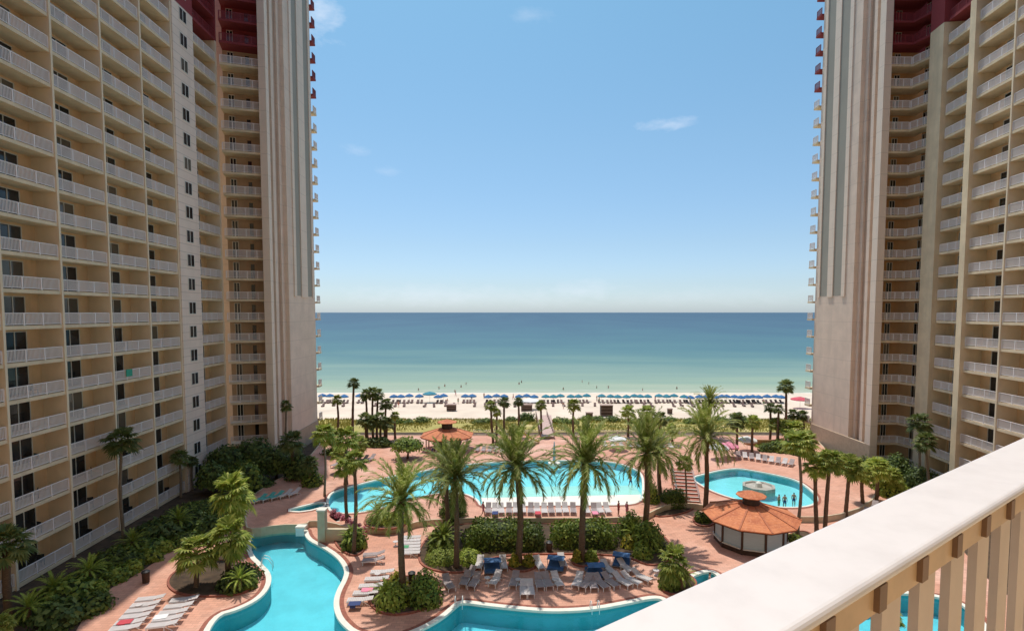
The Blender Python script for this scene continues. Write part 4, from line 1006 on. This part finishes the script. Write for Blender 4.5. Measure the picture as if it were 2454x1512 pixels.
# ------------------------------------------------------------------ beach furniture
def umbrella_mesh(col, name, R=1.25, h=2.1, n=8):
    root = thing(name, 'x', 'umbrella'); MB().tube([(0, 0, -.2), (0, 0, h)], .03, 6).build('pole', M['wood'], root)
    MB().lathe([(R, h-.62), (R*.97, h-.42), (R*.6, h-.1), (.04, h+.2)], n).build('canopy', M[col], root); return root
def beach(x, y): 
    # beach height grows toward the dune
    z = -2.4
    for _ in range(4):
        p = w(x, y, z)
        for r in range(4, 8):
            if rows[r][0] <= p.y <= rows[r+1][0]:
                t = (p.y-rows[r][0])/(rows[r+1][0]-rows[r][0]); z = rows[r][1]*(1-t)+rows[r+1][1]*t
    return w(x, y, z)
UX = [773,791,825,862,944,961,981,1005,1050,1063,1115,1132,1170,1190,1208,1244,1262,1280,1308,1326,1343,1368,1386,1406,1442,1463,1480,1501,1520,1534,1552,1579,1597,1615,1639,1654,1676,1692,1712,1730,1741,1760,1775,1790,1804,1817,1838,1859,1872]
proto = {}
random.seed(31)
for i, x in enumerate(UX):
    col = 'beachblue' if (x < 1300 or x > 1640) else 'beachteal'; y = 964 if x < 1640 else 966
    p = beach(x, y+rnd(-1.5, 1.5)); lab = ('dark blue beach umbrella in the long row at the waterline' if col == 'beachblue' else 'teal beach umbrella in the middle of the row at the waterline')
    if col not in proto:
        proto[col] = umbrella_mesh(col, 'beach_umbrella'); proto[col].location = p; proto[col]['label'] = lab; proto[col]['group'] = col.replace('beach', '')+' umbrellas along the waterline'
    else: dup(proto[col], p, rnd(0, 1), lab, proto[col]['group'])
r_ = umbrella_mesh('beachteal', 'beach_umbrella', 2.0, 2.8); r_.location = beach(1030, 964); r_['label'] = 'largest teal beach umbrella, left of centre in the waterline row'
r_ = umbrella_mesh('red', 'beach_umbrella', 2.3, 2.7); r_.location = beach(1917, 978); r_['label'] = 'red beach umbrella next to the right tower'
r_ = umbrella_mesh('whitecloth', 'beach_umbrella', 2.4, 2.7); r_.location = beach(1272, 982); r_['label'] = 'wide white umbrella on the sand left of the boardwalk end'
for lab, x, y, c_ in (('pale umbrella on the seaward deck left of the palm pair', 1722, 1100, 'whitecloth'), ('second pale umbrella behind the palm pair', 1790, 1080, 'whitecloth'), ('pale pink umbrella on the deck behind the round pool', 1745, 1096, 'pink'),
                      ('pale umbrella on the seaward deck behind the middle palms', 1478, 1078, 'whitecloth')):
    r_ = umbrella_mesh(c_, 'patio_umbrella', 1.6, 2.2); r_.location = w(x, y, T); r_['label'] = lab
bl = thing('beach_chair', 'brown beach lounger beneath the waterline umbrellas', 'beach chair', beach(785, 967), PI/2, 'beach chairs under the umbrellas')
mb = MB(); mb.box(0, 1.25, -.32, .32, .28, .36); mb.bar((1.25, 0, .32), (1.75, 0, .78), .62, .06); mb.box(.1, .16, -.3, .3, 0, .28); mb.box(1.1, 1.16, -.3, .3, 0, .28)
mb.build('seat', plain('brown_wood_slats', (.20, .12, .10), .8, .15), bl)
for x in UX:
    for dx, dy in ((-4.5, 3), (4.5, 3)): dup(bl, beach(x+dx+rnd(-1, 1), 964+dy+rnd(-.7, .7)), PI/2+rnd(-.1, .1))
for x in range(775, 1870, 24):
    if random.random() < .75: dup(bl, beach(x+rnd(-4, 4), 975+rnd(-1, 1)), PI/2+rnd(-.2, .2), 'brown beach lounger in the second, umbrella-less row', 'beach chairs in the second row')
# beach boxes
def beach_box(x, y, s, h, label):
    p = beach(x, y); root = thing('storage_box', label, 'storage box', p); m = MB()
    MB().box(-s/2, s/2, -s/3, s/3, .1, h).build('body', M['darkwood'], root); MB().box(-s/2-.1, s/2+.1, -s/3-.1, s/3+.1, h, h+.12).build('lid', M['wood'], root)
    for k in range(3): m.box(-s/2-.02, s/2+.02, -s/3-.03, -s/3-.01, .3+k*h*.3, .36+k*h*.3)
    m.build('slat', M['wood'], root)
beach_box(1082, 984, 2.2, 1.5, 'dark box hut on the empty sand above the far gazebo')
beach_box(1453, 996, 2.6, 2.4, 'tall slatted brown locker on the sand right of centre')
beach_box(1262, 985, 2.6, 1.6, 'dark box under the white umbrella on the sand')
beach_box(1605, 992, 1.0, 1.2, 'small dark bin alone on the sand at right')
beach_box(1412, 1002, 1.4, 1.2, 'pale-lidded low box near the dune right of the boardwalk')

# ------------------------------------------------------------------ people (one continuous skinned figure per pose)
def person_mesh(pose):
    V = {'pel': (0,0,.95),'waist': (0,0,1.12),'chest': (0,0,1.32),'neck': (0,0,1.47),'head': (0,-.01,1.60),'crown': (0,0,1.70),
         'shL': (.17,0,1.40),'elL': (.24,.02,1.12),'haL': (.25,-.06,.86),'shR': (-.17,0,1.40),'elR': (-.24,.02,1.12),'haR': (-.25,-.06,.86),
         'hiL': (.09,0,.90),'knL': (.11,-.02,.50),'anL': (.11,.02,.09),'toL': (.12,-.14,.03),'hiR': (-.09,0,.90),'knR': (-.11,-.02,.50),'anR': (-.11,.02,.09),'toR': (-.12,-.14,.03)}
    if pose == 'walk': V.update({'knL': (.10,-.18,.52),'anL': (.10,-.16,.10),'toL': (.10,-.31,.06),'knR': (-.10,.10,.50),'anR': (-.10,.34,.13),'toR': (-.10,.25,.02),'elL': (.25,.12,1.13),'haL': (.23,.16,.88),'elR': (-.25,-.08,1.13),'haR': (-.23,-.26,.95)})
    if pose == 'arms': V.update({'elL': (.42,0,1.36),'haL': (.62,-.04,1.50),'elR': (-.40,0,1.30),'haR': (-.60,-.05,1.22)})
    R = {'pel': .125,'waist': .115,'chest': .145,'neck': .052,'head': .095,'crown': .07,'sh': .065,'el': .043,'ha': .034,'hi': .095,'kn': .062,'an': .042,'to': .035}
    E = [('pel','waist'),('waist','chest'),('chest','neck'),('neck','head'),('head','crown')]
    for s in 'LR': E += [('chest','sh'+s),('sh'+s,'el'+s),('el'+s,'ha'+s),('pel','hi'+s),('hi'+s,'kn'+s),('kn'+s,'an'+s),('an'+s,'to'+s)]
    ks = list(V); me = bpy.data.meshes.new('skel'); me.from_pydata([V[k] for k in ks], [(ks.index(a), ks.index(b)) for a, b in E], [])
    o = bpy.data.objects.new('skel', me); C.objects.link(o)
    o.modifiers.new('s', 'SKIN'); sk = me.skin_vertices[0].data if me.skin_vertices else None
    if sk is None:
        me.skin_vertices  # noqa
    bm = bmesh.new(); bm.from_mesh(me); lay = bm.verts.layers.skin.verify()
    bm.verts.ensure_lookup_table()
    for i, k in enumerate(ks):
        r = R.get(k, R.get(k[:2], .05)); bm.verts[i][lay].radius = (r, r*(.72 if k in ('chest', 'waist', 'pel') else 1)); bm.verts[i][lay].use_root = (k == 'pel')
    bm.to_mesh(me); bm.free(); o.modifiers.new('ss', 'SUBSURF').levels = 1
    dg = bpy.context.evaluated_depsgraph_get(); dg.update(); ev = o.evaluated_get(dg); out = bpy.data.meshes.new_from_object(ev)
    bpy.data.objects.remove(o); out.materials.clear(); out.materials.append(M['skin']); out.polygons.foreach_set('use_smooth', [True]*len(out.polygons)); return out
def shell(me, z0, z1, off, name, xm=9):
    mb = MB()
    for p in me.polygons:
        c = p.center
        if z0 < c.z < z1 and abs(c.x) < xm:
            mb.add([me.vertices[i].co+me.vertices[i].normal*off for i in p.vertices], [tuple(range(len(p.vertices)))])
    return mb
PM = {p: person_mesh(p) for p in ('stand', 'walk', 'arms')}
HM = {}
random.seed(12)
def person(p, rz, pose, cloth, label, top=False, group=None, dz=0):
    root = thing('person', label, 'person', (p.x, p.y, p.z+dz), rz, group)
    b = link('body', PM[pose], root)
    k = (pose, cloth, top)
    if k not in HM:
        HM[k] = (shell(PM[pose], .70, 1.02, .012, 'swimwear', .2).mesh('swimwear', M[cloth]), shell(PM[pose], 1.60, 1.85, .012, 'hair', .2).mesh('hair', M['hair']), shell(PM[pose], 1.02, 1.42, .012, 'shirt', .2).mesh('shirt', M[cloth]) if top else None)
    link('swimwear', HM[k][0], b); link('hair', HM[k][1], b)
    if top: link('shirt', HM[k][2], b)
CL_ = ['navy', 'redcloth', 'whitecloth', 'greencloth', 'pink']
for i, (x, y) in enumerate(((1052,932),(1066,926),(1003,936),(1090,940),(1244,921),(1250,917),(1395,916),(1411,921),(1430,930),(1458,930),(1622,932),(1105,928),(1117,922),(1350,934),(1540,936))):
    person(w(x, y, SEA), rnd(0, 6), 'arms' if i % 3 == 0 else 'stand', CL_[i % 5], ('bather with arms out' if i % 3 == 0 else 'bather')+' standing in the shallow sea, '+NTH[sorted((1052,1066,1003,1090,1244,1250,1395,1411,1430,1458,1622,1105,1117,1350,1540)).index(x)]+' from the left', group='bathers in the sea', dz=-.8)
for i, (x, y, t_) in enumerate(((1072,970,'left of'),(1098,968,'beside'),(1092,950,'above'),(1160,955,'near'),(1230,958,'between umbrellas near'),(1430,962,'in the umbrella gap near'),(1436,966,'just behind the gap near'),(1570,962,'right of'),(1130,960,'below'),(955,976,'below the left part of'),(1350,980,'in the open, below'),(1830,972,'at the right end of'))):
    person(beach(x, y), rnd(0, 6), ('walk', 'stand')[i % 2], CL_[(i+2) % 5], ('walking' if i % 2 == 0 else 'standing')+' beachgoer in %s swimwear %s the waterline umbrella row' % (CL_[(i+2) % 5].replace('cloth', ''), t_), group='people on the beach')
person(w(1511, 1168, T-.5), .4, 'walk', 'navy', 'person in navy swimwear wading alone at the right end of the main pool')
person(w(1482, 1236, T), 1.0, 'stand', 'redcloth', 'person in a red top by the right end of the terrace lounger row', top=True)
person(w(1502, 1238, T), 2.0, 'stand', 'pink', 'person in a pink top beside the one in red', top=True)
person(w(1158, 1238, T), 2.0, 'walk', 'pink', 'person in pink at the left end of the terrace lounger row', top=True)
for i, (x, y) in enumerate(((1866,1218),(1880,1219),(1902,1214))):
    person(w(x, y, T-1.0), rnd(0, 6), 'stand', ['greencloth', 'navy', 'navy'][i], ['leftmost','middle','rightmost'][i]+' bather standing in the round pool beside the pool bar')
person(w(1700, 1420), 1.2, 'stand', 'whitecloth', 'person in white near the hot tub', top=True)
person(w(1035, 1096, T), 1.2, 'stand', 'navy', 'person in navy at the open gazebo, left post', top=True)
person(w(1078, 1092, T), 4.2, 'stand', 'whitecloth', 'person in white at the open gazebo counter', top=True)

# ------------------------------------------------------------------ small built things
# pylon with ring by the waterfall
p = w(770, 1300); r0 = thing('stone_pylon', 'pale green-grey square pylon beside the lagoon waterfall', 'pillar', (p.x, p.y+.4, 0))
MB().box(-.36, .36, -.36, .36, -.3, 3.1).build('shaft', plain('pale_sage_stucco', (.56, .54, .40), .9, .08), r0); MB().box(-.44, .44, -.44, .44, 3.1, 3.25).build('cap', M['coping'], r0)
MB().lathe([(.13, 0), (.13, .04)], 16).build('ring_emblem', M['beige'], r0, loc=(0, -.36, 1.5)).rotation_euler = (PI/2, 0, 0)
MB().box(.36, 2.9, -.2, .2, -.3, 1.25).build('wing_wall', M['beige'], r0)
# waterfall lip
p = w(722, 1262, T); r0 = thing('waterfall_spout', 'white waterfall lip pouring into the lagoon at its far end', 'fountain', (p.x, p.y-.1, 0))
MB().box(-.5, .5, -.25, .5, .45, .72).build('lip', M['coping'], r0)
m_ = plain('falling_water', (.75, .85, .85), .3, .08)
MB().box(-.42, .42, -.32, -.27, -.2, .60).build('water_sheet', m_, r0)
# brick steps with handrails (right) and garden steps (left)
def steps(label, A, B, n, z0, rise, wid, rails=True):
    a, b = A, B; d = (b-a); Ln = d.length; ang = math.atan2(d.y, d.x)
    root = thing('brick_steps', label, 'steps', (a.x, a.y, 0), ang)
    for i in range(n):
        o = MB().box(Ln*i/n, Ln+.6, -wid/2, wid/2, z0+rise*i, z0+rise*(i+1)).build('step', M['step'], root)
        MB().box(Ln*i/n-.03, Ln*i/n+.10, -wid/2-.01, wid/2+.01, z0+rise*(i+1)-.02, z0+rise*(i+1)+.015).build('nosing', M['coping'], o)
    if rails:
        for s in (-1, 1):
            m = MB(); y = s*(wid/2-.1); m.tube([(0, y, z0), (0, y, z0+.95), (Ln, y, z0+rise*n+.95), (Ln+.5, y, z0+rise*n+.95), (Ln+.5, y, z0+rise*n)], .035, 6)
            m.tube([(0, y, z0+.5), (Ln, y, z0+rise*n+.5), (Ln+.5, y, z0+rise*n+.5)], .02, 6); m.build('handrail', M['metal'], root)
steps('wide red brick steps with dark handrails left of the round pool', w(1650, 1203, T), w(1632, 1150, T), 9, T+.02, .15, 2.6)
steps('garden steps lined with pink flowers left of the skirted palms', w(862, 1283), w(815, 1250, 0), 4, .0, .15, 1.8, False)
# round pool island fountain
p = w(1818, 1168, T); r0 = thing('pool_island', 'oval stone island in the round pool', 'fountain', (p.x, p.y, 0))
MB().lathe([(2.0, -.4), (2.0, T+.30), (1.7, T+.30), (1.6, T+.12)], 8).build('rim', plain('grey_stone', (.45, .42, .36), .8, .15), r0)
MB().lathe([(.5, T), (.35, T+.6), (.1, T+.8)], 8).build('spout', M['coping'], r0)
# fountain/statue in centre back
p = w(1328, 1112, T); r0 = thing('pool_fountain', 'slim blue-grey water jet column at the far edge of the main pool', 'fountain', (p.x, p.y, 0))
MB().lathe([(.9, T-.4), (.9, T+.25), (.7, T+.25)], 12).build('basin', M['coping'], r0); MB().lathe([(.22, T), (.16, T+2.2), (.05, T+3.3)], 8).build('jet', plain('grey_blue_jet', (.30, .45, .52), .4, .1), r0)
# yellow slide
p = w(1270, 1062, T); r0 = thing('water_slide', 'small yellow slide by the terrace left of the boardwalk', 'slide', (p.x, p.y, T), .2)
m = MB(); 
for i in range(8):
    a, b = i/8, (i+1)/8; f = lambda t: (-1.6+3.2*t, 1.9*(1-t)**1.4+.15)
    (xa, za), (xb, zb) = f(a), f(b); m.add([(xa,-.45,za+.2),(xa,-.35,za),(xa,.35,za),(xa,.45,za+.2),(xb,-.45,zb+.2),(xb,-.35,zb),(xb,.35,zb),(xb,.45,zb+.2)], [(0,4,5,1),(1,5,6,2),(2,6,7,3)])
m.build('chute', M['yellow'], r0); m = MB()
for y in (-.35, .35): m.tube([(-1.7, y, 0), (-1.6, y, 2.1)], .04, 6)
m.build('ladder', M['metal'], r0)
# boardwalk
a0, a1 = w(1312, 1060, 0), w(1308, 1006, 0)
m = MB(); N = 60
for i in range(N):
    t0 = i/N; c = a0.lerp(a1, t0); m.box(c.x-1.15, c.x+1.15, c.y, c.y+(a1.y-a0.y)/N*.9, .98, 1.04)
struct(m.build('boardwalk', plain('pink_boards', (.62, .44, .38), .85, .12, 2)))
for sx in (-1.15, 1.15):
    r0 = thing('boardwalk_railing', ('left' if sx < 0 else 'right')+' wooden railing of the boardwalk over the dune', 'railing', (a0.x+sx, a0.y, 0)); L_ = a1.y-a0.y
    for z in (1.55, 1.95): MB().box(-.04, .04, 0, L_, z, z+.08).build('rail', M['wood'], r0)
    for i in range(10): MB().box(-.06, .06, i*L_/9-.06, i*L_/9+.06, 0, 2.03).build('post', M['wood'], r0)
# low pale fence at seaward edge of deck
m0 = w(1135, 1043, T); m1 = w(1290, 1043, T); n0 = w(1330, 1043, T); n1 = w(1690, 1043, T)
for lab, A, B in (('low pale seaward fence left of the boardwalk', m0, m1), ('low pale seaward fence right of the boardwalk', n0, n1)):
    r0 = thing('low_fence', lab, 'fence', (A.x, A.y, T)); L_ = B.x-A.x
    MB().box(0, L_, -.04, .04, .78, .88).build('top_rail', M['coping'], r0); MB().box(0, L_, -.03, .03, .1, .16).build('bottom_rail', M['coping'], r0)
    k = int(L_/2.2)
    for i in range(k+1): MB().box(L_*i/k-.05, L_*i/k+.05, -.05, .05, 0, .92).build('post', M['coping'], r0)
    m = MB()
    for i in range(int(L_/.2)): m.box(i*.2-.012, i*.2+.012, -.012, .012, .14, .8)
    m.build('pickets', M['coping'], r0)
# bins
for lab, x, y in (('dark litter bin behind the round bush island', 987, 1398), ('dark red litter bin in the shade of the left garden', 350, 1395), ('dark litter bin at the hedge gap', 1316, 1322)):
    p = w(x, y); r0 = thing('litter_bin', lab, 'bin', (p.x, p.y, .02)); MB().lathe([(.26, 0), (.29, .85)], 12).build('body', M['darkwood'], r0); MB().lathe([(.32, .85), (.32, .93), (.12, 1.05)], 12).build('lid', M['black'], r0)
# planter bowl right
p = w(1700, 1070, T); 
r0 = thing('curved_bench', 'long terracotta curved wall seat behind the round pool', 'bench', (w(1830, 1064, T).x, w(1830, 1064, T).y, T))
m = MB()
for i in range(10):
    a, b = PI+PI*i/10, PI+PI*(i+1)/10; R0, R1 = 2.9, 3.3
    for (x0, x1) in ((R0, R1),): m.add([(x0*math.cos(a),x0*.5*math.sin(a),0),(x0*math.cos(b),x0*.5*math.sin(b),0),(x1*math.cos(b),x1*.5*math.sin(b),0),(x1*math.cos(a),x1*.5*math.sin(a),0)]+[(x0*math.cos(a),x0*.5*math.sin(a),1.1),(x0*math.cos(b),x0*.5*math.sin(b),1.1),(x1*math.cos(b),x1*.5*math.sin(b),1.1),(x1*math.cos(a),x1*.5*math.sin(a),1.1)], [(4,5,6,7),(0,1,5,4),(3,7,6,2)])
m.build('wall_seat', plain('terracotta_wall', (.50, .27, .13), .85, .1), r0, fix=False); 

# our own block behind the balcony (closes the U of the courtyard)
OB = thing('hotel_block', 'cream block behind the viewer that closes the courtyard', 'building')
MB().box(-44, 58, -16, -3.2, -1, TOP).build('wall', M['wall'], OB)
# ------------------------------------------------------------------ our balcony
D = Vector((.824, .566, 0)).normalized(); Nn = Vector((-D.y, D.x, 0))
HR = .45
rail = thing('balcony_railing', 'wide white painted handrail with tan balusters in the near right corner', 'railing', (0, 0, HC-HR), math.atan2(D.y, D.x))
q0, q1 = .388, .555
# rounded top rail cross-section swept along local x
def sweep(prof, x0, x1, name, mt, parent, smooth=True):
    mb = MB(); n = len(prof)
    for x in (x0, x1):
        for (y, z) in prof: mb.v.append((x, y, z))
    for i in range(n): mb.f.append((i, (i+1) % n, n+(i+1) % n, n+i)); mb.m.append(0)
    mb.f.append(tuple(range(n))[::-1]); mb.f.append(tuple(range(n, 2*n))); mb.m += [0, 0]
    me = mb.mesh(name, mt); bm = bmesh.new(); bm.from_mesh(me); bmesh.ops.recalc_face_normals(bm, faces=bm.faces); bm.to_mesh(me); bm.free()
    return link(name, me, parent)
rr = .012; prof = []
for cx_, cz_, a0_ in ((q1-rr, -rr, 0), (q0+rr, -rr, 90), (q0+rr, -.024+rr, 180), (q1-rr, -.024+rr, 270)):
    for k in range(5):
        a = math.radians(a0_+k*22.5); prof.append((cx_+rr*math.cos(a), cz_+rr*math.sin(a)))
m, nt_, b = mat('white_handrail_paint')
nt_.links.new(mixc(nt_, (.66, .62, .60), (.61, .57, .55), noise_fac(nt_, 9, .45, .7)), b.inputs['Base Color']); b.inputs['Roughness'].default_value = .5; bump(nt_, b, noise_fac(nt_, 60, 0, 1), .12, .002)
sweep(prof, -.6, 6, 'top_rail', m, rail)
ym = (q0+q1)/2-.01
BK = plain('brown_bracket', (.22, .13, .08), .6, .1, 6)
BT = plain('tan_baluster_paint', (.60, .49, .41), .6, .05, 6)
sweep([(q0+.018, -.034), (q1-.018, -.034), (q1-.018, -.085), (q0+.018, -.085)], -.6, 6, 'sub_rail', plain('golden_tan_paint', (.58, .40, .24), .5, .1, 8), rail)
for i in range(-3, 27):
    x = 1.025+i*.19
    MB().box(x, x+.09, ym-.010, ym+.010, -.98, -.085).build('baluster', BT, rail)
    MB().box(x+.03, x+.06, q0+.008, q0+.019, -.078, -.03).build('bracket', BK, rail)
sweep([(q0+.03, -.98), (q1-.03, -.98), (q1-.03, -1.02), (q0+.03, -1.02)], -.6, 6, 'bottom_rail', BT, rail)
o = sweep([(-2.0, -1.12), (q1+.05, -1.12), (q1+.05, -1.32), (-2.0, -1.32)], -.9, 6, 'balcony_floor', M['slab'], None); struct(o)
o.location = rail.location; o.rotation_euler = rail.rotation_euler
